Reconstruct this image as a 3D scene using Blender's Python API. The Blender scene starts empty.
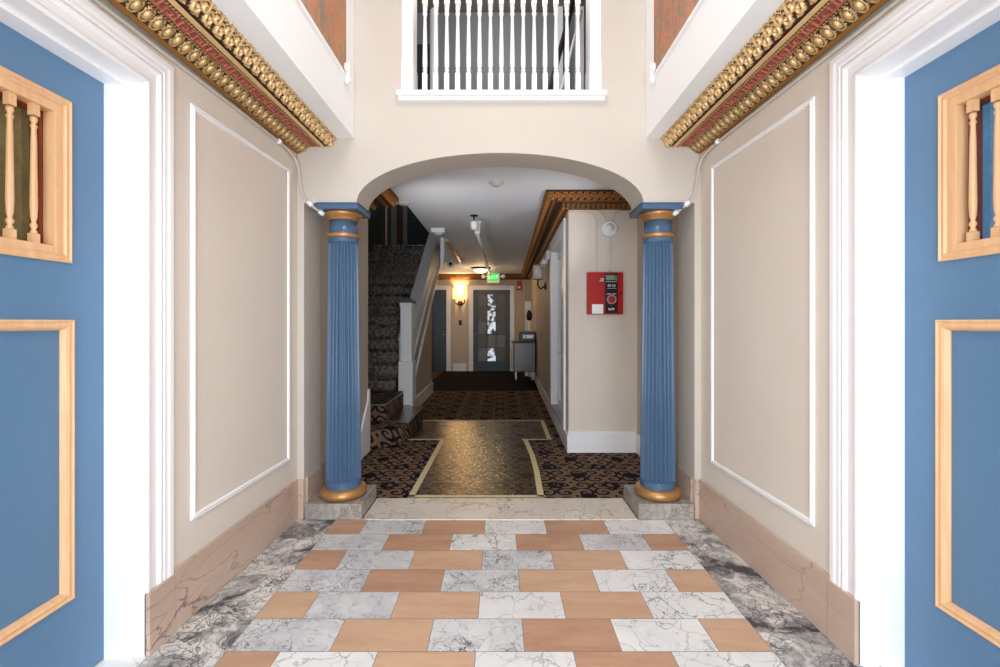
import bpy, bmesh, math, random
from mathutils import Vector, Matrix
random.seed(7)
PI = math.pi
C = bpy.context.scene.collection
sc = bpy.context.scene

# ------------------------------------------------------------------ materials
def s2l(c):
    c = c / 255.0
    return c / 12.92 if c <= 0.04045 else ((c + 0.055) / 1.055) ** 2.4
def col(r, g, b): return (s2l(r), s2l(g), s2l(b), 1)

class Mat:
    def __init__(s, name):
        s.m = bpy.data.materials.new(name); s.m.use_nodes = True
        s.nt = s.m.node_tree; s.b = s.nt.nodes['Principled BSDF']; s.out = s.nt.nodes['Material Output']
    def n(s, typ, **kw):
        nd = s.nt.nodes.new(typ)
        for k, v in kw.items():
            if k.startswith('_'): nd.inputs[k[1:].replace('_', ' ')].default_value = v
            else: setattr(nd, k, v)
        return nd
    def l(s, a, b): s.nt.links.new(a, b)
    def coord(s): return s.n('ShaderNodeTexCoord').outputs['Object']
    def math(s, op, a, b=0.0, c=0.0):
        nd = s.n('ShaderNodeMath', operation=op)
        for i, v in enumerate((a, b, c)):
            if isinstance(v, (int, float)): nd.inputs[i].default_value = v
            else: s.l(v, nd.inputs[i])
        return nd.outputs[0]
    def vmath(s, op, a, b):
        nd = s.n('ShaderNodeVectorMath', operation=op)
        for i, v in enumerate((a, b)):
            if isinstance(v, tuple): nd.inputs[i].default_value = v
            else: s.l(v, nd.inputs[i])
        return nd.outputs[0]
    def noise(s, vec, scale, detail=3, rough=.5, out='Fac', dist=0.0):
        nd = s.n('ShaderNodeTexNoise', _Scale=scale, _Detail=detail, _Roughness=rough, _Distortion=dist)
        s.l(vec, nd.inputs['Vector']); return nd.outputs[out]
    def ramp(s, fac, stops):
        nd = s.n('ShaderNodeValToRGB'); e = nd.color_ramp.elements
        while len(e) < len(stops): e.new(.5)
        for i, (p, c) in enumerate(stops): e[i].position = p; e[i].color = c
        s.l(fac, nd.inputs[0]); return nd.outputs[0]
    def mix(s, fac, a, b):
        nd = s.n('ShaderNodeMix', data_type='RGBA')
        for i, v in ((0, fac), (6, a), (7, b)):
            if isinstance(v, (int, float, tuple)): nd.inputs[i].default_value = v
            else: s.l(v, nd.inputs[i])
        return nd.outputs[2]
    def bump(s, h, strength=.2, dist=.005):
        nd = s.n('ShaderNodeBump', _Strength=strength, _Distance=dist)
        s.l(h, nd.inputs['Height']); s.l(nd.outputs[0], s.b.inputs['Normal'])
    def base(s, v):
        if isinstance(v, tuple): s.b.inputs['Base Color'].default_value = v
        else: s.l(v, s.b.inputs['Base Color'])
    def set(s, rough=.5, metal=0.0, spec=.5, coat=0.0):
        s.b.inputs['Roughness'].default_value = rough; s.b.inputs['Metallic'].default_value = metal
        s.b.inputs['Specular IOR Level'].default_value = spec; s.b.inputs['Coat Weight'].default_value = coat

def paint(name, rgb, rough=.55, var=.03, bump=.06, scale=60, spec=.4):
    m = Mat(name); v = m.coord()
    c = col(*rgb); d = tuple(x * (1 - var * 3) for x in c[:3]) + (1,)
    m.base(m.mix(m.noise(v, 2.2, 5), d, c)); m.set(rough, spec=spec)
    m.bump(m.noise(v, scale, 3), bump, .004); return m.m
def metal(name, rgb, rough=.35, met=.8, var=.12):
    m = Mat(name); v = m.coord(); c = col(*rgb); d = tuple(x * (1 - var * 2) for x in c[:3]) + (1,)
    m.base(m.mix(m.noise(v, 25, 4), d, c)); m.set(rough, met); m.bump(m.noise(v, 90, 3), .05, .003); return m.m
def emit(name, rgb, strength, base=None):
    m = Mat(name); m.base(col(*(base or rgb))); m.b.inputs['Emission Color'].default_value = col(*rgb)
    m.b.inputs['Emission Strength'].default_value = strength; return m.m
def wood(name, a, b, rough=.42, axis=(40, 40, 3)):
    m = Mat(name); v = m.coord(); w = m.vmath('MULTIPLY', v, axis)
    n = m.noise(w, 1.0, 4, .6, dist=.6)
    m.base(m.ramp(n, [(.3, col(*a)), (.7, col(*b))])); m.set(rough); m.bump(n, .08, .003); return m.m
def marble(name, light, mid, vein, scale=3.0, vthr=.035, cloud=(.35, .75), tile=False, rough=.3, aniso=(1, 1, 1), spec=.5, vein2=None):
    m = Mat(name); v = m.coord()
    if tile:
        at = m.n('ShaderNodeAttribute', attribute_name='shift'); v = m.vmath('ADD', v, at.outputs['Vector'])
    v = m.vmath('MULTIPLY', v, aniso)
    wn = m.n('ShaderNodeTexNoise', _Scale=scale * 1.3, _Detail=5); m.l(v, wn.inputs['Vector'])
    w = m.vmath('SUBTRACT', wn.outputs['Color'], (.5, .5, .5)); w = m.vmath('MULTIPLY', w, (.45, .45, .45))
    wv = m.vmath('ADD', v, w)
    base = m.ramp(m.noise(wv, scale * .9, 6, .6), [(cloud[0], col(*mid)), (cloud[1], col(*light))])
    vo = m.n('ShaderNodeTexVoronoi', feature='DISTANCE_TO_EDGE', _Scale=scale * 1.5); m.l(wv, vo.inputs['Vector'])
    vo2 = m.n('ShaderNodeTexVoronoi', feature='DISTANCE_TO_EDGE', _Scale=scale * 4.2); m.l(wv, vo2.inputs['Vector'])
    gate = m.ramp(m.noise(v, scale * 1.1, 3), [(.42, (0, 0, 0, 1)), (.62, (1, 1, 1, 1))])
    l1 = m.ramp(vo.outputs[0], [(0, (1, 1, 1, 1)), (vthr, (0, 0, 0, 1))])
    l2 = m.math('MULTIPLY', m.ramp(vo2.outputs[0], [(0, (1, 1, 1, 1)), (vthr * 1.6, (0, 0, 0, 1))]), gate)
    f = m.math('MULTIPLY', m.math('MAXIMUM', l1, l2), m.math('ADD', .35, m.math('MULTIPLY', gate, .6)))
    m.base(m.mix(f, base, col(*vein))); m.set(rough, spec=spec); return m.m

M = {}
M['cream'] = paint('cream_wall_paint', (203, 195, 184), .6)
M['beige'] = paint('beige_wall_paint', (225, 215, 203), .6)
M['beige_hall'] = paint('beige_hall_darker', (202, 187, 170), .6)  # darker, warmer beige than the vestibule and alarm walls
M['white'] = paint('white_gloss_paint', (244, 244, 245), .35, .01, .03)
M['offwhite'] = paint('offwhite_wall_paint', (246, 248, 249), .6, .01)
M['ceil'] = paint('ceiling_paint', (236, 238, 243), .7, .01)
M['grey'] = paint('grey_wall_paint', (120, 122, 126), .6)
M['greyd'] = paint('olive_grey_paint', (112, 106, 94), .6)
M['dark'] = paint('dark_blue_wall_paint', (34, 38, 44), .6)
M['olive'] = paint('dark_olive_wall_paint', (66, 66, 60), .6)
M['blue'] = paint('blue_paint', (95, 132, 167), .42, .05, .05, 40)
M['bluecol'] = paint('blue_column_paint', (76, 104, 134), .16, .05, .05, 50)
M['bluefar'] = paint('far_door_blue_paint', (72, 85, 99), .45)
M['gold'] = metal('bronze_gold_paint', (196, 146, 92), .36, .55)
M['wood'] = wood('pale_wood', (220, 172, 124), (234, 192, 148))
M['redwood'] = wood('red_brown_wood', (112, 50, 32), (140, 66, 42))
M['ochre'] = metal('ochre_gilt', (172, 116, 52), .45, .4)
M['gilt'] = metal('gilt', (240, 202, 146), .36, .25)
M['giltd'] = metal('antique_gilt', (206, 172, 118), .36, .35)
M['copper'] = metal('shaded_copper_gilt', (186, 124, 64), .38, .5)  # hall gilt: more coppery, with the hall's shade put into the colour
M['copperd'] = metal('shaded_dull_copper_gilt', (160, 112, 62), .4, .5)
M['umber'] = paint('shaded_umber_ground', (66, 42, 26), .5)  # hall cornice ground, darkened to carry shade in its colour
M['brown'] = paint('cornice_brown_ground', (74, 44, 26), .5)
M['fretred'] = paint('fret_red_ground', (140, 70, 52), .5)
M['fretpink'] = paint('fret_pink_relief', (186, 110, 86), .5)
M['red'] = paint('alarm_red', (182, 16, 20), .35, .02, .02)
M['black'] = paint('black_plastic', (18, 18, 20), .35, .02, .02)
M['steel'] = metal('brushed_steel', (150, 150, 150), .32, .9)
M['steeld'] = metal('dull_steel', (84, 82, 80), .34, .9)
M['chrome'] = metal('chrome', (210, 210, 205), .2, 1)
M['nosing'] = metal('metal_nosing', (190, 185, 165), .35, .8)
M['tape'] = paint('masking_tape', (222, 206, 160), .5, .03)
M['lcd'] = emit('lcd_face', (120, 150, 130), .25, (90, 110, 100))
M['ringpink'] = paint('pink_dial_ring', (222, 130, 130), .4)
M['letter'] = paint('white_lettering', (235, 235, 235), .5, .0, 0)
M['green'] = emit('exit_green', (30, 190, 70), 1.0)
M['greenl'] = emit('exit_letter', (190, 255, 200), 1.2)
M['shade_on'] = emit('lit_lamp_shade', (255, 214, 145), 1.4)
M['dome_on'] = emit('lit_dome_glass', (255, 224, 170), 2.5)
M['shade_off'] = paint('white_lamp_shade', (235, 232, 225), .6, .01)
M['bronze'] = metal('dark_bronze', (70, 52, 36), .4, .8)
M['darkmat'] = paint('dark_door_mat', (30, 26, 24), .95, .1, .5, 200, .1)
M['marble_w'] = marble('white_grey_veined_marble', (240, 238, 235), (218, 217, 216), (60, 62, 70), 3.0, .020, tile=True)
M['marble_w2'] = marble('grey_veined_marble', (228, 227, 226), (190, 190, 193), (48, 50, 58), 5.0, .035, tile=True)
M['marble_tan'] = marble('tan_marble', (214, 178, 148), (196, 158, 128), (182, 140, 112), 3.2, .006, tile=True, aniso=(1, 4, 1))
M['marble_tanr'] = marble('reddish_tan_marble', (204, 164, 134), (180, 138, 112), (160, 116, 94), 2.2, .010, tile=True, aniso=(1, 5, 1))
M['marble_dk'] = marble('dark_clouded_marble', (222, 218, 213), (70, 72, 79), (38, 40, 46), 4.6, .045, (.40, .60), tile=True)
M['marble_th'] = marble('threshold_marble', (238, 230, 218), (214, 204, 192), (128, 112, 98), 2.6, .022)
M['marble_pl'] = marble('plinth_grey_marble', (184, 178, 170), (128, 122, 118), (92, 84, 78), 5, .04, (.3, .7))
M['marble_sk'] = marble('pinkish_brown_marble', (208, 184, 167), (190, 164, 147), (124, 100, 86), 1.7, .014, aniso=(1, .55, 1.8))
M['grout'] = paint('grout', (150, 138, 126), .9)
# orange faux marble
m = Mat('orange_marble'); v = m.coord(); w = m.vmath('MULTIPLY', v, (6, 6, 1.5))
n = m.noise(w, 2.0, 9, .72, dist=1.2); n2 = m.noise(v, 40, 3)
f = m.math('ADD', m.math('MULTIPLY', n, .8), m.math('MULTIPLY', n2, .2))
m.base(m.ramp(f, [(.40, col(124, 116, 110)), (.47, col(146, 106, 78)), (.52, col(188, 122, 70)), (.66, col(176, 100, 50))])); m.set(.4); M['orange'] = m.m
# carpet: brown leaves with a navy tracery
def carpet(name, film):
    m = Mat(name); v = m.coord()
    wn = m.n('ShaderNodeTexNoise', _Scale=7, _Detail=2); m.l(v, wn.inputs['Vector'])
    wv = m.vmath('ADD', v, m.vmath('MULTIPLY', m.vmath('SUBTRACT', wn.outputs['Color'], (.5, .5, .5)), (.035, .035, .035)))
    sx = m.n('ShaderNodeSeparateXYZ'); m.l(wv, sx.inputs[0])
    k = 2 * PI / .23
    u = m.math('MULTIPLY', sx.outputs[0], k); w = m.math('MULTIPLY', m.math('ADD', sx.outputs[1], sx.outputs[2]), k)
    S = lambda a: m.math('SINE', a)
    Cs = lambda a: m.math('COSINE', a)
    mul = lambda a, b: m.math('MULTIPLY', a, b)
    add = lambda a, b: m.math('ADD', a, b)
    P = .15
    pa = m.math('PINGPONG', m.math('DIVIDE', sx.outputs[0], P), 1.0); pb = m.math('PINGPONG', m.math('DIVIDE', add(sx.outputs[1], sx.outputs[2]), P), 1.0)
    da = m.math('SUBTRACT', pa, .5); db = m.math('SUBTRACT', pb, .5)
    rr = m.math('SQRT', add(mul(da, da), mul(db, db))); th = m.math('ARCTAN2', db, da)
    sp = m.math('ABSOLUTE', S(add(mul(th, .5), mul(rr, 7.4))))
    lw = m.ramp(rr, [(.1, (.62, .62, .62, 1)), (.7, (.5, .5, .5, 1))])
    spl = m.math('LESS_THAN', sp, lw)
    F2 = add(Cs(mul(u, .5)), Cs(mul(w, .5)))
    f2 = m.math('MULTIPLY', F2, .25); f2 = add(f2, .5)
    o1 = m.ramp(f2, [(.0, (1, 1, 1, 1)), (.075, (1, 1, 1, 1)), (.10, (0, 0, 0, 1)), (.88, (0, 0, 0, 1)), (.905, (1, 1, 1, 1)), (.965, (1, 1, 1, 1)), (.985, (0, 0, 0, 1))])
    f = m.math('MAXIMUM', spl, o1)
    br = m.mix(m.noise(v, 60, 3), col(96, 76, 60), col(148, 118, 94))
    m.base(m.mix(f, br, col(22, 25, 36)))
    if film:
        m.set(.5, spec=.5, coat=1.0); m.b.inputs['Coat Roughness'].default_value = .035; m.b.inputs['Coat IOR'].default_value = 1.7
        nd = m.n('ShaderNodeBump', _Strength=1.0, _Distance=.02); m.l(m.noise(v, 24, 5, .6), nd.inputs['Height'])
        m.l(nd.outputs[0], m.b.inputs['Coat Normal'])
    else:
        m.set(.95, spec=.1)
    m.bump(m.noise(v, 260, 2), .5, .004); return m.m
M['carpet'] = carpet('brown_navy_carpet', False)
M['carpet_film'] = carpet('stair_carpet_under_film', True)
# clear crinkled film
m = Mat('clear_plastic_film'); v = m.coord(); nt = m.nt
tr = m.n('ShaderNodeBsdfTransparent'); tr.inputs[0].default_value = (.9, .88, .86, 1)
gl = m.n('ShaderNodeBsdfGlossy', _Roughness=.2); gl.inputs[0].default_value = (1, 1, 1, 1)
nd = m.n('ShaderNodeBump', _Strength=.24, _Distance=.02)
h = m.math('ADD', m.noise(m.vmath('MULTIPLY', v, (1, .6, 1)), 26, 5, .62), m.math('MULTIPLY', m.noise(v, 5, 2), .8)); m.l(h, nd.inputs['Height'])
m.l(nd.outputs[0], gl.inputs['Normal'])
fr = m.n('ShaderNodeFresnel', _IOR=1.5)
mx = m.n('ShaderNodeMixShader'); m.l(m.math('ADD', fr.outputs[0], .05), mx.inputs[0]); m.l(tr.outputs[0], mx.inputs[1]); m.l(gl.outputs[0], mx.inputs[2]); m.l(mx.outputs[0], m.out.inputs[0])
M['film'] = m.m
def patterned_glass(name, rgb, rgb2, rough=.18, glow=0):
    m = Mat(name); v = m.coord(); vo = m.n('ShaderNodeTexVoronoi', feature='F1', _Scale=42, _Randomness=.35); m.l(v, vo.inputs['Vector'])
    m.base(m.mix(m.noise(v, 9, 4), col(*rgb), col(*rgb2))); m.set(rough, spec=.7); m.b.inputs['Emission Color'].default_value = col(*rgb2); m.b.inputs['Emission Strength'].default_value = glow; m.bump(vo.outputs['Distance'], .5, .006); return m.m
M['glass_olive'] = patterned_glass('olive_patterned_glass', (84, 76, 46), (116, 106, 70), glow=.15)  # slight emission put in to lift the glass, as if backlit
M['glass_blue'] = patterned_glass('blue_patterned_glass', (48, 92, 134), (84, 134, 172), glow=.35)  # stronger emission added here, brightening the glass in its dark recess
M['pane_olive'] = patterned_glass('olive_obscure_glass', (70, 58, 30), (84, 72, 40), .35)
M['pane_grey'] = patterned_glass('grey_obscure_glass', (96, 96, 88), (120, 120, 110), .35)
m = Mat('bright_window_pane'); v = m.coord(); n = m.noise(v, 7, 3)
m.base((.02, .02, .02, 1)); m.l(m.ramp(n, [(.44, (.03, .03, .03, 1)), (.56, (.6, .64, .68, 1))]), m.b.inputs['Emission Color']); m.b.inputs['Emission Strength'].default_value = 1.0; M['pane_lit'] = m.m
M['glass_dark'] = patterned_glass('dark_window_glass', (26, 30, 30), (40, 44, 42), .35)

# ------------------------------------------------------------------ mesh helpers
class MB:
    def __init__(s): s.v = []; s.f = []; s.mi = []; s.sm = []
    def add(s, vs, fs, mi=0, smooth=False):
        o = len(s.v); s.v += [tuple(p) for p in vs]
        for f in fs: s.f.append([i + o for i in f]); s.mi.append(mi); s.sm.append(smooth)
        return s
    def box(s, x0, x1, y0, y1, z0, z1, mi=0):
        x0, x1 = sorted((x0, x1)); y0, y1 = sorted((y0, y1)); z0, z1 = sorted((z0, z1))
        vs = [(x0, y0, z0), (x1, y0, z0), (x1, y1, z0), (x0, y1, z0), (x0, y0, z1), (x1, y0, z1), (x1, y1, z1), (x0, y1, z1)]
        return s.add(vs, [(0, 3, 2, 1), (4, 5, 6, 7), (0, 1, 5, 4), (1, 2, 6, 5), (2, 3, 7, 6), (3, 0, 4, 7)], mi)
    def prism(s, poly, a0, a1, axis, mi=0, smooth=False):
        # poly of 2D points in the two other axes (x,y,z order), extruded along axis
        def P(p, a):
            return (a, p[0], p[1]) if axis == 'x' else (p[0], a, p[1]) if axis == 'y' else (p[0], p[1], a)
        n = len(poly); vs = [P(p, a0) for p in poly] + [P(p, a1) for p in poly]
        s.add(vs, [tuple(range(n))[::-1], tuple(range(n, 2 * n))], mi)
        o = len(s.v) - 2 * n
        for i in range(n):
            j = (i + 1) % n; s.f.append([o + i, o + j, o + n + j, o + n + i]); s.mi.append(mi); s.sm.append(smooth)
        return s
    def lathe(s, prof, c=(0, 0, 0), seg=24, mi=0, axis='z', smooth=True):
        vs = []; fs = []; n = len(prof)
        for k in range(seg):
            a = 2 * PI * k / seg
            for r, h in prof:
                p = (r * math.cos(a), r * math.sin(a), h)
                if axis == 'y': p = (p[0], p[2], p[1])
                elif axis == 'x': p = (p[2], p[0], p[1])
                vs.append((c[0] + p[0], c[1] + p[1], c[2] + p[2]))
        for k in range(seg):
            k2 = (k + 1) % seg
            for i in range(n - 1): fs.append((k * n + i, k2 * n + i, k2 * n + i + 1, k * n + i + 1))
        s.add(vs, fs, mi, smooth)
        o = len(s.v) - seg * n
        if prof[0][0] > 1e-5: s.f.append([o + k * n for k in range(seg)][::-1]); s.mi.append(mi); s.sm.append(False)
        if prof[-1][0] > 1e-5: s.f.append([o + k * n + n - 1 for k in range(seg)]); s.mi.append(mi); s.sm.append(False)
        return s
    def tube(s, pts, r, seg=8, mi=0, smooth=True):
        pts = [Vector(p) for p in pts]; rings = []
        up = Vector((0, 0, 1)); n = len(pts)
        prev = None
        for i, p in enumerate(pts):
            t = (pts[min(i + 1, n - 1)] - pts[max(i - 1, 0)]).normalized()
            if prev is None:
                a = t.cross(up)
                if a.length < .05: a = t.cross(Vector((1, 0, 0)))
            else: a = prev - t * prev.dot(t)
            a.normalize(); prev = a; b = t.cross(a)
            rr = r[i] if isinstance(r, (list, tuple)) else r
            rings.append([p + (a * math.cos(2 * PI * k / seg) + b * math.sin(2 * PI * k / seg)) * rr for k in range(seg)])
        vs = [q for R in rings for q in R]; fs = []
        for i in range(n - 1):
            for k in range(seg):
                k2 = (k + 1) % seg; fs.append((i * seg + k, i * seg + k2, (i + 1) * seg + k2, (i + 1) * seg + k))
        s.add(vs, fs, mi, smooth); o = len(s.v) - len(vs)
        s.f.append([o + k for k in range(seg)][::-1]); s.mi.append(mi); s.sm.append(False)
        s.f.append([o + (n - 1) * seg + k for k in range(seg)]); s.mi.append(mi); s.sm.append(False)
        return s
    def grid(s, fn, nu, nv, mi=0, smooth=True, mifn=None):
        vs = [fn(i / nu, j / nv) for i in range(nu + 1) for j in range(nv + 1)]
        o = len(s.v); s.v += [tuple(p) for p in vs]
        for i in range(nu):
            for j in range(nv):
                a = o + i * (nv + 1) + j
                s.f.append([a, a + nv + 1, a + nv + 2, a + 1]); s.sm.append(smooth)
                s.mi.append(mifn((i + .5) / nu, (j + .5) / nv) if mifn else mi)
        return s
    def sweep(s, path, prof, mi=0, smooth=False, closed=False):
        """path: list of (pos, side, up) frames (already mitred); prof: list of (a,b) -> pos+side*a+up*b, closed profile"""
        n = len(prof); vs = []
        for p, a, b in path:
            for u, w in prof: vs.append(Vector(p) + Vector(a) * u + Vector(b) * w)
        fs = []; m_ = len(path)
        for i in range(m_ if closed else m_ - 1):
            i2 = (i + 1) % m_
            for k in range(n):
                k2 = (k + 1) % n; fs.append((i * n + k, i * n + k2, i2 * n + k2, i2 * n + k))
        s.add(vs, fs, mi, smooth)
        if not closed:
            o = len(s.v) - len(vs)
            s.f.append([o + k for k in range(n)][::-1]); s.mi.append(mi); s.sm.append(False)
            s.f.append([o + (m_ - 1) * n + k for k in range(n)]); s.mi.append(mi); s.sm.append(False)
        return s

def wloc(o):
    p = Vector((0, 0, 0))
    while o is not None: p += o.location; o = o.parent
    return p
def obj(name, mb, mat, parent=None, loc=None, bevel=0, seg=2, fix=True):
    base = wloc(parent) if parent is not None else Vector((0, 0, 0))
    lo = Vector(loc) if loc is not None else base
    me = bpy.data.meshes.new(name)
    me.from_pydata([(p[0] - lo[0], p[1] - lo[1], p[2] - lo[2]) for p in mb.v], [], mb.f)
    mats = mat if isinstance(mat, (list, tuple)) else [mat]
    for k in mats: me.materials.append(M[k])
    for i, p in enumerate(me.polygons): p.material_index = mb.mi[i]; p.use_smooth = mb.sm[i]
    if fix:
        b = bmesh.new(); b.from_mesh(me); bmesh.ops.recalc_face_normals(b, faces=b.faces); b.to_mesh(me); b.free()
    o = bpy.data.objects.new(name, me); C.objects.link(o)
    if parent is not None: o.parent = parent; o.location = lo - base
    else: o.location = lo
    if bevel:
        md = o.modifiers.new('Bevel', 'BEVEL'); md.width = bevel; md.segments = seg; md.limit_method = 'ANGLE'; md.angle_limit = .7
    return o
def tag(o, label, cat, group=None, kind=None):
    if label: o['label'] = label
    if cat: o['category'] = cat
    if group: o['group'] = group
    if kind: o['kind'] = kind
    return o
def thing(name, loc, label, cat, group=None, kind='thing'):
    o = bpy.data.objects.new(name, None); C.objects.link(o); o.location = loc; o.empty_display_size = .1
    return tag(o, label, cat, group, kind)
def struct(name, mb, mat, label, cat, bevel=0, fix=True):
    return tag(obj(name, mb, mat, bevel=bevel, fix=fix), label, cat, kind='structure')
def ring_path(pts, normal, closed=True):
    """mitred frames round a polygon lying in a plane; side points outward of travel (left of travel seen against normal)"""
    n = len(pts); out = []; nv = Vector(normal)
    for i in range(n):
        p = Vector(pts[i])
        d1 = (p - Vector(pts[i - 1])).normalized() if (closed or i > 0) else None
        d2 = (Vector(pts[(i + 1) % n]) - p).normalized() if (closed or i < n - 1) else None
        if d1 is None: d1 = d2
        if d2 is None: d2 = d1
        s1 = d1.cross(nv); s2 = d2.cross(nv); b = (s1 + s2)
        b = b / max(1e-6, b.dot(s1))
        out.append((p, b, nv))
    return out
def text_mesh(txt, size, mat, parent, origin, xdir, updir, name='lettering', depth=.0015, align='CENTER'):
    cu = bpy.data.curves.new('t', 'FONT'); cu.body = txt; cu.size = size; cu.extrude = depth; cu.align_x = align; cu.align_y = 'CENTER'
    t = bpy.data.objects.new('t', cu); C.objects.link(t)
    dg = bpy.context.evaluated_depsgraph_get(); me = bpy.data.meshes.new_from_object(t.evaluated_get(dg))
    bpy.data.objects.remove(t); bpy.data.curves.remove(cu)
    X = Vector(xdir); U = Vector(updir); N = X.cross(U); lo = wloc(parent); O = Vector(origin) - lo
    for vv in me.vertices:
        c = vv.co.copy(); vv.co = O + X * c.x + U * c.y + N * c.z
    me.materials.clear(); me.materials.append(M[mat]); me.name = name
    o = bpy.data.objects.new(name, me); C.objects.link(o); o.parent = parent; return o

# ------------------------------------------------------------------ dimensions
def wx_(s, y):                 # vestibule side walls, narrowing slightly towards the arch
    t = min(max((3.05 - y) / 1.15, -.1), 1.6)
    return s * ((1.392 if s < 0 else 1.372) + .036 * t)
XL, XR = wx_(-1, 2.5), wx_(1, 2.5)
YA, YB = 3.05, 3.33            # front and back of the arched wall
YF = -1.25                     # street front, behind the camera
ZS = 2.607                     # underside of the ledge over the cornices
ZT = 4.6                       # upper ceiling
XU = 1.0                       # upper side walls
HC = 2.645                      # hall ceiling
DY = {-1: (.875, 1.79), 1: (.83, 1.745)}   # door openings (y)
DH = 2.315
DXL, DXR = -1.585, 1.578         # face of the doors

# ------------------------------------------------------------------ vestibule floor
fl = MB(); shifts = []
def tile(x0, x1, y0, y1, mi):
    g = .0016
    fl.add([(x0 + g, y0 + g, 0), (x1 - g, y0 + g, 0), (x1 - g, y1 - g, 0), (x0 + g, y1 - g, 0)], [(0, 1, 2, 3)], mi)
    shifts.append((random.uniform(-20, 20), random.uniform(-20, 20), random.uniform(-3, 3)))
fl.box(-1.7, 1.7, YF, YA + .0, -.06, -.0012, 0); shifts += [(0, 0, 0)] * 6
ROW = .2016
A = [-1.12, -.90, -.50, -.10, .30, .70, 1.12]; B = [-1.12, -.70, -.30, .10, .50, .90, 1.12]
r = 0; y1 = 3.03
tile(-1.12, 1.12, 3.03, YA, 2)
while y1 > YF:
    y0 = max(YF, y1 - ROW); xs = A if r % 2 == 0 else B
    for i in range(6):
        tan = (i % 2 == 0) if r % 2 == 0 else (i % 2 == 1)
        mi = random.choice((1, 1, 5)) if tan else random.choice((2, 2, 4))
        if r == 1 and i == 4: mi = 4
        if r in (0, 1) and tan: mi = 5
        tile(xs[i], xs[i + 1], y0, y1, mi)
    y1 = y0 if y0 > YF else YF; r += 1
for s in (-1, 1):
    for a, b in ((YA, 1.935), (1.935, .9), (.9, -.2), (-.2, YF)):
        tile(*sorted((s * 1.12, s * 1.42)), b, a, 3)
    tile(*sorted((s * 1.42, s * 1.7)), YF, YA, 2)
fo = struct('floor', fl, ['grout', 'marble_tan', 'marble_w', 'marble_dk', 'marble_w2', 'marble_tanr'], 'vestibule floor of tan and white veined marble tiles', 'floor', fix=False)
at = fo.data.attributes.new('shift', 'FLOAT_VECTOR', 'FACE')
for i, sft in enumerate(shifts): at.data[i].vector = sft

tb = MB().box(-.94, .94, 3.03, 3.40, -.03, .004)
struct('trim_1', tb, 'marble_th', 'cream marble threshold slab between the column plinths', 'threshold', .004)
hf = MB().box(-2.75, 1.6, 3.40, 12.3, -.05, 0).box(-2.75, -.94, YA, 3.40, -.05, 0).box(.94, 1.6, YA, 3.40, -.05, 0)
struct('floor_hall', hf, 'carpet', 'hall floor under brown and navy patterned carpet', 'carpet')

# ------------------------------------------------------------------ vestibule walls
def side_wall(s, name, lab):
    T = s * 1.72; D0, D1 = DY[s]
    w = MB()
    for y0, y1, za in ((D1 + .015, YB, 0), (YF, D0 - .015, 0), (D0 - .015, D1 + .015, DH + .015)):
        w.prism([(wx_(s, y0), y0), (wx_(s, y1), y1), (T, y1), (T, y0)], za, ZS, 'z')
    struct(name, w, 'beige', lab, 'wall')
side_wall(-1, 'wall_left', 'beige side wall with the brown-glass door')
side_wall(1, 'wall_right', 'beige side wall with the blue-glass door')
for s, nm in ((-1, 'wall_left_upper'), (1, 'wall_right_upper')):
    struct(nm, MB().box(s * XU, s * 1.72, YF, YB - .0, ZS, ZT), 'offwhite', 'white upper wall stepping in above the cornice', 'wall')
# arched wall
pts = [(-1.395, 0), (-1.345, 0), (-1.345, 2.167), (-.985, 2.167)]
for k in range(1, 48):
    a = PI - PI * k / 48; pts.append((.985 * math.cos(a), 2.167 + .343 * math.sin(a)))
pts += [(.985, 2.167), (1.335, 2.167), (1.335, 0), (1.385, 0), (1.385, ZS), (1.0, ZS), (1.0, ZT), (.685, ZT), (.685, 2.87), (-.66, 2.87), (-.66, ZT), (-1.0, ZT), (-1.0, ZS), (-1.395, ZS)]
aw = MB(); aw.prism(pts, YA, YB, 'y')
struct('wall_back', aw, 'cream', 'cream wall with the wide flattened arch and balcony opening', 'wall', .004)
struct('ceiling', MB().box(-1.72, 1.72, YF, YB, ZT, ZT + .1), 'offwhite', 'white vestibule ceiling', 'ceiling')
# street front behind the camera: doorway with transom, open to daylight
fw = MB().box(-1.72, -1.15, YF - .15, YF, 0, ZT).box(1.15, 1.72, YF - .15, YF, 0, ZT).box(-1.15, 1.15, YF - .15, YF, 4.35, ZT)
struct('wall_front', fw, 'offwhite', 'street wall around the entrance', 'wall')
struct('window_1', MB().box(-1.15, 1.15, YF - .1, YF - .05, 2.3, 2.38).box(-.03, .03, YF - .1, YF - .05, 2.38, 4.35), 'white', 'entrance transom bars', 'window')

# marble skirting
def skirting(name, segs, mat, lab, h=.272, t=.012):
    w = MB()
    for q in segs:
        if len(q) == 4: w.box(*q, 0, h)
        else:
            s_, y0, y1 = q; w.prism([(wx_(s_, y0), y0), (wx_(s_, y1), y1), (wx_(s_, y1) - s_ * .012, y1), (wx_(s_, y0) - s_ * .012, y0)], 0, h, 'z')
    struct(name, w, mat, lab, 'skirting', .003)
skirting('baseboard_left', [(-1, 1.94, YA), (-1.345, -1.333, YA + .03, YB), (-1.395, -1.345, YA - .010, YA)], 'marble_sk', 'pinkish brown marble skirting below the brown-glass door wall')
skirting('baseboard_right', [(1, 1.895, YA), (1.323, 1.335, YA + .03, YB), (1.335, 1.385, YA - .010, YA)], 'marble_sk', 'pinkish brown marble skirting below the blue-glass door wall')

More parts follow.
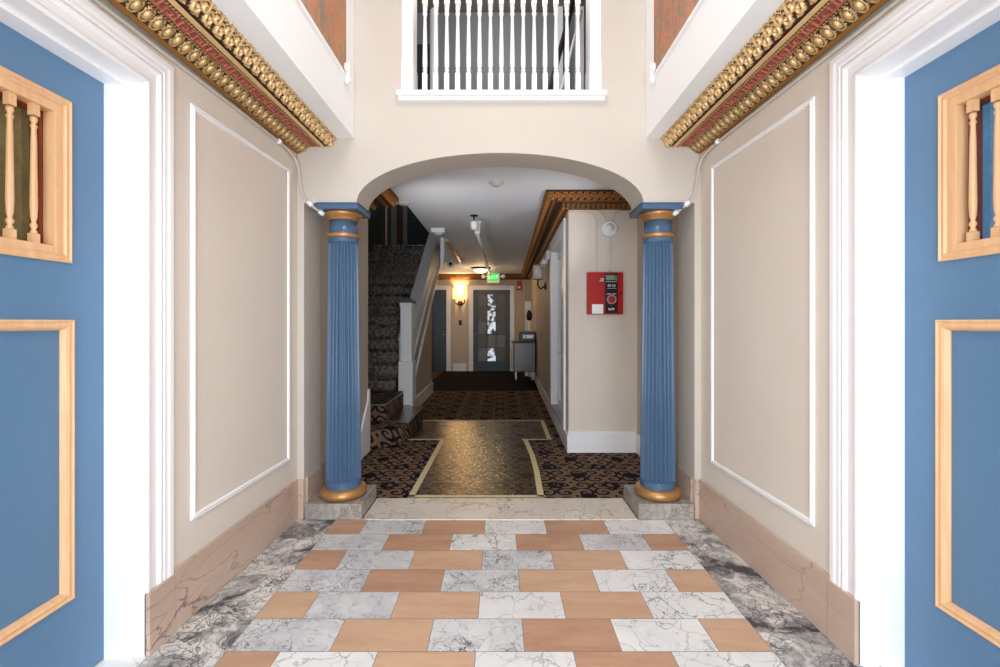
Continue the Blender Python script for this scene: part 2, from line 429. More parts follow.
# wall panel mouldings
for s, lab in ((-1, 'thin white panel moulding on the wall beside the brown-glass door'), (1, 'thin white panel moulding on the wall beside the blue-glass door')):
    ya, yb = (2.045, 2.935) if s < 0 else (1.985, 2.885)
    X = wx_(s, ya); X2 = wx_(s, yb)
    P = [(X, ya, .438), (X2, yb, .438), (X2, yb, 2.355), (X, ya, 2.355)]
    if s > 0: P = P[::-1]
    pr = [(-.022, 0), (-.020, .009), (-.014, .012), (-.008, .007), (-.003, .005), (0, .009), (.002, 0)]
    tag(obj('panel_moulding', MB().sweep(ring_path(P, (-s, 0, 0)), pr, closed=True), 'white', loc=(X, ya, .438)), lab, 'moulding')

# ------------------------------------------------------------------ side doors
def side_door(s, idx, lab, glass):
    X = DXL if s < 0 else DXR; D0, D1 = DY[s]; W = wx_(s, D1)
    root = thing('door_%d' % idx, (X, D1, 0), lab, 'door', kind='structure')
    i = -s                                   # inward direction (towards the room)
    def bx(mb, d0, d1, *r): return mb.box(X + i * d0, X + i * d1, *r)   # d = distance proud of door face
    LY0, LY1, LZ0, LZ1 = D0 + .14, D1 - .152, 1.566, 2.16
    PY0, PY1, PZ0, PZ1 = D0 + .14, D1 - .14, .325, 1.358
    leaf = MB()
    bx(leaf, -.045, 0, D0 + .003, LY0 + .02, .008, DH - .004); bx(leaf, -.045, 0, LY1 - .02, D1 - .003, .008, DH - .004)
    LY0 += .02; LY1 -= .02
    bx(leaf, -.045, 0, LY0, LY1, LZ1 - .02, DH - .004); bx(leaf, -.045, 0, LY0, LY1, PZ1 - .02, LZ0 + .02); bx(leaf, -.045, 0, LY0, LY1, .008, PZ0 + .02)
    LY0 -= .02; LY1 += .02
    bx(leaf, -.04, -.014, PY0 + .02, PY1 - .02, PZ0 + .02, PZ1 - .02)
    obj('leaf', leaf, 'blue', root)
    def frame(name, y0, y1, z0, z1, pr, mat, off=0):
        P = [(X + i * off, y0, z0), (X + i * off, y1, z0), (X + i * off, y1, z1), (X + i * off, y0, z1)]
        if s > 0: P = P[::-1]
        return obj(name, MB().sweep(ring_path(P, (i, 0, 0)), pr, closed=True), mat, root)
    frame('panel_moulding', PY0, PY1, PZ0, PZ1, [(0, 0), (0, .007), (-.005, .010), (-.010, .006), (-.016, .005), (-.022, .009), (-.030, .005), (-.038, -.010), (-.038, -.016)], 'wood')
    frame('lattice_moulding', LY0, LY1, LZ0, LZ1, [(0, 0), (0, .009), (-.005, .012), (-.010, .007), (-.018, .009), (-.023, .012), (-.028, .006), (-.028, -.02)], 'wood')
    fr = MB(); a, b = LY0 + .027, LY1 - .027; c, d = LZ0 + .027, LZ1 - .027
    F = .030
    bx(fr, -.042, .003, a, a + F, c, d); bx(fr, -.042, .003, b - F, b, c, d); bx(fr, -.042, .003, a + F, b - F, c, c + .028); bx(fr, -.042, .003, a + F, b - F, d - .034, d)
    obj('lattice_frame', fr, 'wood', root, bevel=.002)
    rd = MB(); a2, b2, c2, d2 = a + F, b - F, c + .028, d - .034
    bx(rd, -.085, -.042, a2 - .02, a2 + .012, c2 - .02, d2 + .02); bx(rd, -.085, -.042, b2 - .012, b2 + .02, c2 - .02, d2 + .02)
    bx(rd, -.085, -.042, a2, b2, d2 - .008, d2 + .02); bx(rd, -.085, -.042, a2, b2, c2 - .02, c2 + .006)
    tag(obj('inner_frame', rd, 'redwood', root), 'red-brown wooden inner frame', None)
    gp = MB(); bx(gp, -.083, -.077, a2 - .01, b2 + .01, c2 - .01, d2 + .01)
    obj('glass_pane', gp, glass, root)
    y = D1 - .262 if s < 0 else D1 - .245
    H = d2 - c2
    while y > a2 + .03:
        sp = MB()
        cx = X + i * (-.018)
        sp.box(cx - .011, cx + .011, y - .011, y + .011, c2, c2 + .033).box(cx - .011, cx + .011, y - .011, y + .011, d2 - .040, d2)
        pr = [(.012, .033), (.012, .040), (.007, .046), (.013, .058), (.013, .062), (.007, .072), (.009, .078), (.0115, .088), (.0135, .13), (.0125, .20), (.0105, H - .13), (.0085, H - .085), (.013, H - .075), (.007, H - .068), (.013, H - .056), (.012, H - .045)]
        sp.lathe([(rr * .8, c2 + hh) for rr, hh in pr], (cx, y, 0), 14)
        obj('spindle', sp, 'wood', root); y -= .075
    # white lining and moulded casing
    ln = MB(); e = .006
    x0, x1 = (X - s * .0), (W - s * .004)
    ln.box(X + s * .05, W - s * .004, D1, D1 + .02, 0, DH + .02).box(X + s * .05, W - s * .004, D0 - .02, D0, 0, DH + .02).box(X + s * .05, W - s * .004, D0, D1, DH, DH + .02)
    ln.box(X - s * .0, X - s * .075, D1 - .012, D1, 0, DH).box(X, X - s * .075, D0, D0 + .012, 0, DH).box(X, X - s * .075, D0 + .012, D1 - .012, DH - .012, DH)
    struct('trim_%d' % (idx * 2), ln, 'white', 'white door lining around the ' + lab.split(' door')[0] + ' door', 'door lining')
    pr = [(0, .0045), (0, .007), (.005, .012), (.014, .012), (.019, .007), (.025, .003), (.058, .003), (.062, .009), (.071, .014), (.082, .010), (.087, .010), (.091, .013), (.106, .013), (.112, .015), (.118, .017), (.138, .017), (.140, -.02)]
    P = [(W, D1, .257), (W, D1, DH), (W, D0, DH), (W, D0, .257)]
    fr_ = ring_path(P, (i, 0, 0), closed=False)
    if fr_[0][1].y < 0: fr_ = [(p, -b_, n_) for p, b_, n_ in fr_]
    struct('trim_%d' % (idx * 2 + 1), MB().sweep(fr_, pr), 'white', 'white moulded casing around the ' + lab.split(' door')[0] + ' door', 'casing')
    pb = MB().box(W - i * .003, W + i * .020, D1, D1 + .146, 0, .257).box(W - i * .003, W + i * .020, D0 - .146, D0, 0, .257)
    struct('baseboard_casing_left' if s < 0 else 'baseboard_casing_right', pb, 'marble_sk', 'pinkish marble plinth blocks under the door casing', 'plinth block', .003)
    return root
side_door(-1, 1, 'blue panelled door with a spindle lattice over brown glass', 'glass_olive')
side_door(1, 2, 'blue panelled door with a spindle lattice over blue glass', 'glass_blue')

# ------------------------------------------------------------------ ornate cornices
def tri(x): return abs((x % 1.0) * 2 - 1)
def h_egg(s, v):
    p = .052; a = ((s / p) % 1.0) - .5; w = (v - .52) / .46
    re = math.hypot(a / .27, w / .80)
    if re < 1: return .018 * math.sqrt(1 - re * re) + .002
    if 1.08 < re < 1.62: return .011 * math.sin((re - 1.08) / .54 * PI) ** .7
    return 0
def h_bead(s, v):
    a = ((s / .0165) % 1.0) - .5; r2 = (a / .48) ** 2 + ((v - .5) / .48) ** 2
    return .006 * math.sqrt(1 - r2) if r2 < 1 else 0
def h_fret(s, v):
    p = .085; a = (s / p + v * .35) % 1.0
    def ln(d, w=.045): return abs(d) < w
    on = ln(v - .06, .06) or ln(v - .94, .06)
    if ln(a - .1) and v < .78: on = True
    if ln(v - .74, .05) and .1 < a < .52: on = True
    if ln(a - .52) and .28 < v < .78: on = True
    if ln(v - .3, .05) and .3 < a < .52: on = True
    if ln(a - .75) and v > .2: on = True
    if ln(v - .22, .05) and .62 < a < .88: on = True
    return .005 if on else 0
def h_leaf(s, v):
    p = .070; k = math.floor(s / p); a = (s / p) - k
    best = 0
    for cx, cv, rr, dr in ((.28, .36, .40, 1), (.76, .62, .36, -1), (1.28, .36, .40, 1), (-.24, .62, .36, -1), (.02, .86, .20, 1), (.52, .92, .17, -1), (1.02, .86, .20, 1), (.56, .12, .18, 1)):
        dx = a - cx; dv = (v - cv) * 1.1
        q = math.hypot(dx, dv) / rr
        if q < 1:
            th = math.atan2(dv, dx * dr)
            sp = abs(math.sin(th * .5 + q * 4.6))
            best = max(best, (1 - q ** 4) ** .5 * (.05 + .95 * sp ** 1.1))
    edge = min(1, v / .10, (1 - v) / .07)
    return .026 * best * max(0, edge)
BANDS = [  # name, (d,z)->(d,z), height fn, nv, ds, materials
    ('fillet', (0, -.002), (.022, .006), None, 2, .2, ['ochre']),
    ('egg_band', (.022, .006), (.076, .046), h_egg, 18, .0034, ['brown', 'giltd']),
    ('bead_band', (.079, .046), (.092, .046), h_bead, 4, .0041, ['brown', 'giltd']),
    ('fret_band', (.093, .048), (.148, .048), h_fret, 14, .0043, ['fretred', 'fretpink']),
    ('bead_band', (.149, .046), (.162, .046), h_bead, 4, .0041, ['brown', 'giltd']),
    ('fillet', (.168, .043), (.196, .043), None, 2, .2, ['gilt']),
    ('leaf_band', (.198, .048), (.274, .112), h_leaf, 26, .0030, ['brown', 'gilt'])]
def cornice(name, path, side, z0, lab, sd=1.0, sz=1.0, coarse=1.0, mats={}, ends=None, group=None):
    """path: plan points along the wall face; side +1: ornament lies to the left of travel"""
    pv = [Vector((p[0], p[1], 0)) for p in path]
    fr = ring_path(pv, (0, 0, 1), closed=False)
    fr = [(p, (-b if side > 0 else b), n) for p, b, n in fr]
    root = thing(name, (pv[0].x, pv[0].y, z0), lab, 'cornice', group)
    # solid backing
    pr = [(0, -.004), (.02, .003), (.074, .046), (.2, .048), (.272, .112), (.278, .12), (0, .12)]
    obj('body', MB().sweep([(p + Vector((0, 0, z0)), b, n) for p, b, n in fr], [(d * sd, z * sz + .0015) for d, z in pr]), mats.get('brown', 'brown'), root)
    for bn, a, b_, hf, nv, ds, ms in BANDS:
        mb = MB()
        nrm = Vector((b_[1] - a[1], -(b_[0] - a[0]))).normalized()      # outward/downward in (d,z)
        for k in range(len(fr) - 1):
            p0, s0, _ = fr[k]; p1, s1, _ = fr[k + 1]
            L = (p1 - p0).length; dirv = (p1 - p0) / L
            nu = max(1, int(L / (ds * coarse)))
            def pos(u, v, p0=p0, s0=s0, p1=p1, s1=s1, dirv=dirv):
                d = (a[0] + (b_[0] - a[0]) * v) * sd; z = (a[1] + (b_[1] - a[1]) * v) * sz
                q = (p0 + s0 * d) * (1 - u) + (p1 + s1 * d) * u
                st = q.dot(dirv)
                if bn == 'leaf_band':
                    cy = math.sin(v * 2 * PI) * .007; d += nrm[0] * cy; z += nrm[1] * cy
                    q = (p0 + s0 * d) * (1 - u) + (p1 + s1 * d) * u
                if hf:
                    h = hf(st, v) + .0012
                else: h = .004 * math.sin(v * PI) + .003
                sn = (s0 * (1 - u) + s1 * u)
                q = q + sn * (nrm[0] * h * sd) + Vector((0, 0, nrm[1] * h * sz)); q.z += z0 + z
                return q
            def mi(u, v, p0=p0, s0=s0, p1=p1, s1=s1, dirv=dirv):
                if not hf: return 0
                d = (a[0] + (b_[0] - a[0]) * v) * sd
                st = ((p0 + s0 * d) * (1 - u) + (p1 + s1 * d) * u).dot(dirv); h = hf(st, v)
                return 1 if h > (.0095 if hf is h_leaf else .0035 if hf is h_egg else .003) else 0
            mb.grid(pos, nu, nv, smooth=hf is not h_fret, mifn=mi)
        obj(bn, mb, [mats.get(k_, k_) for k_ in ms], root, fix=False)
    return root
cornice('cornice', [(-1.42, .35), (-1.393, YA)], -1, 2.508, 'gilded cornice with eggs and red fret over the brown-glass door', )
cornice('cornice', [(1.41, .35), (1.374, YA)], 1, 2.508, 'gilded cornice with eggs and red fret over the blue-glass door')

# ------------------------------------------------------------------ columns
def column(cx, lab):
    cy = 3.19; root = thing('column', (cx, cy, 0), lab, 'column', 'columns carrying the arch')
    s = -1 if cx < 0 else 1
    pl = MB().box(cx - .19, cx + .19, 3.03, 3.40, 0, .108)
    if s < 0: pl = MB().box(-1.333, -.945, 3.03, 3.40, 0, .108)
    else: pl = MB().box(.945, 1.323, 3.03, 3.40, 0, .108)
    tag(obj('plinth', pl, 'marble_pl', root, bevel=.004), 'grey marble plinth', None)
    to = [(.0, .108)] + [(.118 + .042 * math.cos(t), .145 + .037 * math.sin(t)) for t in [(-PI / 2 + PI * k / 12) for k in range(13)]] + [(.0, .182)]
    tag(obj('base_ring', MB().lathe(to, (cx, cy, 0), 48), 'gold', root), 'gold base ring', None)
    z0, z1 = .178, 1.945
    NF, per = 24, 12; nz = 60
    def R(z):
        t = (z - z0) / (z1 - z0); return .122 - .021 * t ** 1.3
    def pos(u, v):
        z = z0 + (z1 - z0) * v; a = u * 2 * PI
        ph = (u * NF) % 1.0
        lo, hi = z0 + .05, z1 - .03; w = abs(ph - .5) * 2     # 0 at flute centre, 1 at the arris
        # rounded ends
        fr = 0.0
        if w < .80:
            q = w / .80; rad = .016
            e = rad * math.sqrt(max(0, 1 - q * q))
            if lo + rad - e < z < hi - rad + e: fr = math.sqrt(1 - q * q)
        r_ = R(z) - .017 * fr
        return (cx + r_ * math.cos(a), cy + r_ * math.sin(a), z)
    # denser rows near the ends
    vs = sorted(set([0, 1] + [.02 + .0016 * k for k in range(26)] + [1 - (.008 + .0016 * k) for k in range(26)] + [k / nz for k in range(nz + 1)]))
    mb = MB(); nu = NF * per
    for v in vs:
        for k in range(nu): mb.v.append(pos(k / nu + .5 / nu / 1.0, v))
    for j in range(len(vs) - 1):
        for k in range(nu):
            k2 = (k + 1) % nu; mb.f.append([j * nu + k, j * nu + k2, (j + 1) * nu + k2, (j + 1) * nu + k]); mb.mi.append(0); mb.sm.append(False)
    tag(obj('shaft', mb, 'bluecol', root), 'blue fluted shaft', None)
    ri = [(.0, 1.943)] + [(.101 + .014 * math.cos(t), 1.960 + .017 * math.sin(t)) for t in [(-PI / 2 + PI * k / 8) for k in range(9)]] + [(0, 1.977)]
    tag(obj('neck_ring', MB().lathe(ri, (cx, cy, 0), 40), 'gold', root), 'gold neck ring', None)
    nk = [(0, 1.975), (.098, 1.975), (.096, 1.985), (.094, 2.07), (0, 2.07)]
    obj('neck', MB().lathe(nk, (cx, cy, 0), 40), 'bluecol', root)
    ec = [(0, 2.068), (.096, 2.068), (.102, 2.070), (.104, 2.078), (.113, 2.090), (.126, 2.100), (.131, 2.112), (.131, 2.120), (.122, 2.128), (0, 2.128)]
    tag(obj('capital_ring', MB().lathe(ec, (cx, cy, 0), 44), 'gold', root), 'gold moulded capital ring', None)
    c2 = s * 1.112
    ab = MB().box(c2 - .140, c2 + .138, 3.035, 3.335, 2.124, 2.167).box(c2 - .145, c2 + .144, 3.030, 3.34, 2.160, 2.167)
    obj('abacus', ab, 'bluecol', root, bevel=.002)
    return root
column(-1.123, 'blue fluted column with gold rings on the side nearer the stairs')
column(1.132, 'blue fluted column with gold rings beside the red alarm panel')

# ------------------------------------------------------------------ balcony
root = thing('balcony_balustrade', (.01, YA, 2.875), 'white balcony balustrade of turned spindles above the arch', 'balustrade')
sl = [(-.705, 2.885), (-.70, 2.872), (.715, 2.872), (.72, 2.885)]
si = MB().box(-.705, .725, YA - .05, YA + .20, 2.905, 2.938).box(-.695, .715, YA - .035, YA + .15, 2.875, 2.905).box(-.62, .645, YA + .03, YA + .13, 2.938, 2.952)
obj('sill', si, 'white', root, bevel=.005)
for x0, x1 in ((-.672, -.598), (.618, .692)):
    p = MB().box(x0 - .004, x1 + .004, YA - .012, YA + .16, 2.938, 3.15).box(x0, x1, YA - .008, YA + .155, 3.15, 3.95)
    p.box(x0 - .002, x1 + .002, YA - .018, YA + .16, 3.15, 3.165)
    np_ = obj('post', p, 'white', root, bevel=.003)
    c0 = (x0 + x1) / 2
    P = [(c0 - .022, YA - .008, 3.17), (c0 + .022, YA - .008, 3.17), (c0 + .022, YA - .008, 3.85), (c0 - .022, YA - .008, 3.85)]
    obj('post_moulding', MB().sweep(ring_path(P, (0, -1, 0)), [(0, 0), (0, .006), (.006, .006), (.006, 0)], closed=True), 'white', np_)
obj('top_rail', MB().box(-.60, .62, YA + .035, YA + .125, 3.74, 3.80).box(-.60, .62, YA + .02, YA + .14, 3.80, 3.83), 'white', root, bevel=.006)
for k in range(15):
    cx = -.528 + k * (.548 + .528) / 14; cy = YA + .08; q = MB()
    q.box(cx - .017, cx + .017, cy - .017, cy + .017, 2.95, 3.115).box(cx - .017, cx + .017, cy - .017, cy + .017, 3.60, 3.74)
    pr = [(.015, 3.115), (.015, 3.122), (.010, 3.128), (.0165, 3.138), (.0165, 3.144), (.011, 3.15), (.017, 3.165), (.0175, 3.20), (.016, 3.28), (.0125, 3.44), (.0105, 3.515), (.015, 3.527), (.017, 3.54), (.012, 3.552), (.016, 3.567), (.015, 3.60)]
    q.lathe(pr, (cx, cy, 0), 16); obj('spindle', q, 'white', root)
root.location.z -= .018
# room behind the balcony
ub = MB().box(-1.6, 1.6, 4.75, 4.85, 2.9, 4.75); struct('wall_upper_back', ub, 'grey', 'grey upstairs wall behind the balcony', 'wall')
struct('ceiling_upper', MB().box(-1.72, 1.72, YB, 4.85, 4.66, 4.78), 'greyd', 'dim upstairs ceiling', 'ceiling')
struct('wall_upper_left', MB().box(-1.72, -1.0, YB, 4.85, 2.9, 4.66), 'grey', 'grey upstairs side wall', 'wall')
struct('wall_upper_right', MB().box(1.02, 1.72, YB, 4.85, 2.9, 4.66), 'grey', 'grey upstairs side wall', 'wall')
struct('trim_6', MB().box(-.99, -.90, 4.60, 4.75, 2.9, 4.66).box(-.74, -.66, 4.70, 4.75, 2.9, 4.66).box(-.72, -.68, 4.68, 4.75, 2.9, 4.66), 'ceil', 'pale casing boards upstairs', 'casing')
struct('door_6', MB().box(-.90, -.74, 4.72, 4.75, 2.9, 4.3), 'dark', 'dark narrow door upstairs behind the balcony', 'door')
struct('trim_7', MB().box(.60, .66, 4.66, 4.75, 2.9, 4.66).box(.80, .88, 4.66, 4.75, 2.9, 4.66), 'ceil', 'pale casing boards upstairs', 'casing')
# raking handrail of the upstairs flight seen between the spindles
t = thing('stair_rail', (.42, 4.3, 2.9), 'dark sloping stair rail glimpsed behind the balcony spindles', 'handrail')
obj('rail', MB().tube([(.30, 4.35, 2.92), (.72, 4.35, 4.5)], .025), 'dark', t)
obj('lower_rail', MB().tube([(.42, 4.35, 2.92), (.80, 4.35, 4.4)], .015), 'white', t)

# orange panels on the upper side walls
for s, lab in ((-1, 'orange marbled panel high on the white wall over the brown-glass door'), (1, 'orange marbled panel high on the white wall over the blue-glass door')):
    X = s * XU; i = -s
    t = thing('marbled_slab', (X, 2.9, 2.95), lab, 'marbled slab')
    obj('panel', MB().box(X, X + i * .008, .2, 2.87, 2.95, 4.3), 'orange', t)
    P = [(X, .2, 2.95), (X, 2.87, 2.95), (X, 2.87, 4.3), (X, .2, 4.3)]
    fr_ = ring_path(P, (i, 0, 0))
    if s > 0: fr_ = ring_path(P[::-1], (i, 0, 0))
    obj('moulding', MB().sweep(fr_, [(0, 0), (0, .009), (.004, .010), (.018, .010), (.022, .004), (.022, 0)], closed=True), 'offwhite', t)
    oc = MB()
    for k, (dy, dz, a) in enumerate(((.0, .0, .5), (.02, -.035, .2), (-.03, .02, .9), (.01, .035, -.3), (-.012, -.05, .0))):
        oc.lathe([(.0, -.032), (.010, -.022), (.016, 0), (.010, .022), (0, .032)], (X + i * .02, 2.862 + dy, 2.955 + dz), 10)
    obj('corner_ornament', oc, 'white', t)

# conduits beside the capitals
def conduit(pts, r, lab, fits, extra=None):
    o = thing('conduit', pts[0], lab, 'conduit')
    obj('pipe', MB().tube(pts, r, 8), 'cream', o)
    for a, b, rr in fits:
        obj('fitting', MB().tube([a, b], rr, 10), 'offwhite', o)
    return o
def smoothpts(P, n=6):
    out = []
    for k in range(len(P) - 1):
        p0 = Vector(P[max(0, k - 1)]); p1 = Vector(P[k]); p2 = Vector(P[k + 1]); p3 = Vector(P[min(len(P) - 1, k + 2)])
        for j in range(n):
            t_ = j / n
            out.append(.5 * ((2 * p1) + (p2 - p0) * t_ + (2 * p0 - 5 * p1 + 4 * p2 - p3) * t_ ** 2 + (3 * p1 - p0 - 3 * p2 + p3) * t_ ** 3))
    out.append(Vector(P[-1])); return out
for s, lab in ((-1, 'thin painted conduit bending down to the column nearer the stairs'), (1, 'thin painted conduit bending down to the column by the alarm panel')):
    W = XL if s < 0 else XR; i = -s
    W = wx_(s, 2.9)
    P = [(wx_(s, .4) + i * .012, .4, 2.485), (wx_(s, 1.5) + i * .012, 1.5, 2.485), (wx_(s, 2.5) + i * .012, 2.55, 2.485), (W + i * .012, 2.90, 2.475), (W + i * .025, 3.01, 2.42), (W + i * .035, 3.035, 2.30), (W + i * .055, 3.035, 2.215), (W + i * .105, 3.04, 2.150), (W + i * .165, 3.09, 2.103)]
    conduit(smoothpts(P), .009, lab, [((W + i * .085, 3.035, 2.172), (W + i * .11, 3.045, 2.146), .017), ((W + i * .145, 3.075, 2.118), (W + i * .17, 3.095, 2.098), .017), ((W + i * .012, 2.78, 2.483), (W + i * .012, 2.80, 2.482), .015)])

# ------------------------------------------------------------------ hall shell
XHL, XHR = -1.38, 1.42
struct('wall_hall_left', MB().box(XHL - .14, XHL, YB, 4.65, 0, HC).box(-2.8, XHL - .14, 4.5, 4.65, 0, 5.0), 'beige_hall', 'beige hall wall before the stairs', 'wall')
struct('wall_hall_right', MB().box(XHR, XHR + .15, YB, 4.75, 0, HC), 'beige_hall', 'beige hall wall behind the column', 'wall')
struct('wall_alarm', MB().box(.71, XHR, 4.6, 4.75, 0, HC), 'beige', 'beige wall carrying the red alarm panel', 'wall')
# corridor wall with the recess
def xr(y): return .71 + (y - 4.6) * .12 / 7.6
def pw(mb, y0, y1, z0, z1, d=.2, off=0):
    return mb.prism([(xr(y0) + off, y0), (xr(y0) + d, y0), (xr(y1) + d, y1), (xr(y1) + off, y1)], z0, z1, 'z')
W0, W1, WZ0, WZ1 = 5.02, 6.22, .20, 2.33
w = MB(); pw(w, 4.75, W0, 0, HC); pw(w, W1, 12.2, 0, HC); pw(w, W0, W1, 0, WZ0 - .02); pw(w, W0, W1, WZ1, HC)
struct('wall_corridor_right', w, 'beige_hall', 'beige corridor wall with the tall white window recess', 'wall')
win = thing('window_2', (xr(5.6), 5.6, WZ0), 'tall white framed window recess in the corridor wall', 'window', kind='structure')
fr = MB(); pw(fr, W1 - .012, W1, WZ0, WZ1, .30, -.012); pw(fr, W0, W0 + .012, WZ0, WZ1, .30, -.012); pw(fr, W0, W1, WZ1 - .012, WZ1, .3, -.012)
obj('lining', fr, 'white', win)
cs = MB(); pw(cs, W1, W1 + .17, WZ0 - .03, WZ1 + .15, 0, -.024); pw(cs, W0 - .20, W0, WZ0 - .03, WZ1 + .15, 0, -.024); pw(cs, W0, W1, WZ1, WZ1 + .15, 0, -.024)
obj('casing', cs, 'white', win, bevel=.004)
sg = MB(); pw(sg, W0 - .01, W1 + .01, WZ0 - .02, WZ0, .22, -.02); tag(obj('sill', sg, 'marble_pl', win), 'grey marble sill', None)
sa = MB(); pw(sa, W0 + .012, W1 - .012, WZ0, WZ0 + .09, .14, .07); pw(sa, W0 + .012, W1 - .012, WZ1 - .12, WZ1, .14, .07); pw(sa, W1 - .10, W1 - .012, WZ0, WZ1, .14, .07); pw(sa, W0 + .012, W0 + .1, WZ0, WZ1, .14, .07)
for z in (.93, 1.36, 1.8): pw(sa, W0 + .05, W1 - .05, z - .012, z + .012, .14, .08)
obj('sash', sa, 'white', win)
gg = MB(); pw(gg, W0 + .05, W1 - .05, WZ0 + .05, WZ1 - .05, .125, .105); obj('pane', gg, 'glass_dark', win)
struct('wall_window_back', MB().box(1.0, 1.04, 4.75, 6.6, 0, HC), 'grey', 'wall behind the recess', 'wall')

YE = 12.2
struct('wall_far', MB().box(-2.3, 1.05, YE, YE + .12, 0, HC), 'beige_hall', 'far beige wall with the two blue doors', 'wall')
struct('wall_far_left', MB().box(-2.3, -2.15, 8.5, 9.6, 0, 1.7).box(-2.3, -2.15, 9.6, YE, 0, HC), 'beige_hall', 'beige wall at the far end past the stairs', 'wall')
cl = MB().box(-1.6, 1.6, YB, 4.9, HC, 2.89).box(-1.03, 1.6, 4.9, YE + .1, HC, 2.89).box(-2.8, -1.03, 9.6, YE + .1, HC, 2.89)
struct('ceiling_hall', cl, 'ceil', 'pale grey hall ceiling', 'ceiling')
# stairwell shell
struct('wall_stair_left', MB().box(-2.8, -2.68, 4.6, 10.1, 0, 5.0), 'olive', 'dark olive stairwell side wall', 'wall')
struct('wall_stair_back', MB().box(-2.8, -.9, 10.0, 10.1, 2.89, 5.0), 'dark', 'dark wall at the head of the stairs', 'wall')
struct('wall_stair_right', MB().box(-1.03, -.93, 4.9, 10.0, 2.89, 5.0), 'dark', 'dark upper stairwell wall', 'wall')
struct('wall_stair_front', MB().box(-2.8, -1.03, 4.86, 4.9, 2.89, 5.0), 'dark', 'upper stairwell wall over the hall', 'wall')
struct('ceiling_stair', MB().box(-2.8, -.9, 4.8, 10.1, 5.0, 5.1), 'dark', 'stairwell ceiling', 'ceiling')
d5 = thing('door_5', (-2.25, 10, 2.95), 'narrow brown door with grey casing at the head of the stairs', 'door', kind='structure')
obj('leaf', MB().box(-2.32, -2.17, 9.97, 10, 2.92, 4.6), 'brown', d5)
obj('casing', MB().box(-2.44, -2.32, 9.95, 10, 2.92, 4.6).box(-2.17, -2.08, 9.95, 10, 2.92, 4.6), 'grey', d5)
struct('trim_8', MB().box(-2.57, -2.535, 9.96, 10, 2.92, 4.6), 'cream', 'thin cream batten at the head of the stairs', 'batten')
struct('wall_olive', MB().box(-2.68, -2.46, 9.985, 10.0, 2.92, 4.9), 'olive', 'olive strip of wall at the head of the stairs', 'wall')

# hall baseboards
def bb(name, mb, lab, mat='white'): return struct(name, mb, mat, lab, 'baseboard', .004)
b_ = MB().box(.70, XHR - .016, 4.582, 4.6, 0, .215).box(.70, XHR - .016, 4.577, 4.6, .185, .218).box(XHR - .018, XHR, 4.0, 4.6, 0, .2)
bb('baseboard_alarm', b_, 'white baseboard under the red alarm panel')
w = MB(); pw(w, 4.577, 12.2, 0, .185, 0, -.018)
bb('baseboard_corridor', w, 'white baseboard along the corridor wall')
bb('baseboard_hall_right', MB().box(XHR - .014, XHR, YB, 4.0, 0, .26), 'marble skirting behind the column by the alarm wall', 'marble_sk')
bb('baseboard_hall_left', MB().box(XHL, XHL + .012, YB, 4.30, 0, .26), 'marble skirting behind the column by the stairs', 'marble_sk')
rk = MB().prism([(4.36, .0), (4.66, 0), (4.66, .65), (4.62, .65), (4.60, .53), (4.36, .26)], XHL, XHL + .02, 'x').box(XHL - .02, XHL + .02, 4.65, 4.67, .2, .65)
bb('baseboard_stair', rk, 'white raked skirting climbing with the first stairs')
bb('baseboard_far', MB().box(-1.29, -.92, YE - .02, YE, 0, .21), 'white baseboard between the two blue far doors')

# hall cornices
HM = {'gilt': 'copper', 'giltd': 'copperd', 'brown': 'umber', 'ochre': 'copperd', 'fretred': 'umber', 'fretpink': 'brown'}  # coppery copies of the cornice colours, darkened to stand for hall shade
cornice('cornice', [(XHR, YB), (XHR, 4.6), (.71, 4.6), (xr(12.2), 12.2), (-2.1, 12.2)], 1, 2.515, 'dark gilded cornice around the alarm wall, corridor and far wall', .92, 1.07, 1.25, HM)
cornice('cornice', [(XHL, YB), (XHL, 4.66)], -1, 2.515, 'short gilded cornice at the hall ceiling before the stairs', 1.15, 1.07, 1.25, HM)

# ------------------------------------------------------------------ staircase
st = thing('staircase', (-1.9, 6.2, 0), 'carpeted staircase with white newel and solid sloping balustrade', 'staircase')
p1 = [(-2.66, 4.67), (-1.372, 4.67), (-1.30, 4.70), (-1.19, 4.80), (-1.10, 4.94), (-1.055, 5.08), (-1.05, 5.2), (-1.05, 6.06), (-1.2, 6.10), (-1.30, 6.27), (-2.66, 6.27)]
obj('step', MB().prism(p1, 0.002, .195, 'z'), 'carpet', st, bevel=.02, seg=3)
obj('nosing', MB().prism([(-1.37, 5.165), (-1.06, 5.09), (-1.046, 5.09), (-1.046, 6.06), (-1.056, 6.06), (-1.056, 5.105), (-1.37, 5.18)], .19, .199, 'z'), 'nosing', st)
obj('plastic_film', MB().prism([(-1.36, 5.16), (-1.06, 5.10), (-1.06, 6.05), (-1.2, 6.08), (-1.34, 6.2)], .1975, .1985, 'z'), 'film', st)
p2 = [(-2.66, 5.16), (-1.40, 5.16), (-1.34, 5.19), (-1.33, 5.25), (-1.33, 6.1), (-1.36, 6.27), (-2.66, 6.27)]
obj('step', MB().prism(p2, .195, .39, 'z'), 'carpet', st, bevel=.015, seg=3)
obj('nosing', MB().prism([(-2.6, 5.15), (-1.35, 5.15), (-1.322, 5.2), (-1.322, 6.1), (-1.336, 6.1), (-1.336, 5.21), (-1.355, 5.165), (-2.6, 5.165)], .383, .394, 'z'), 'nosing', st)
N = 14; ri, ru = (2.95 - .39) / N, 3.2 / N
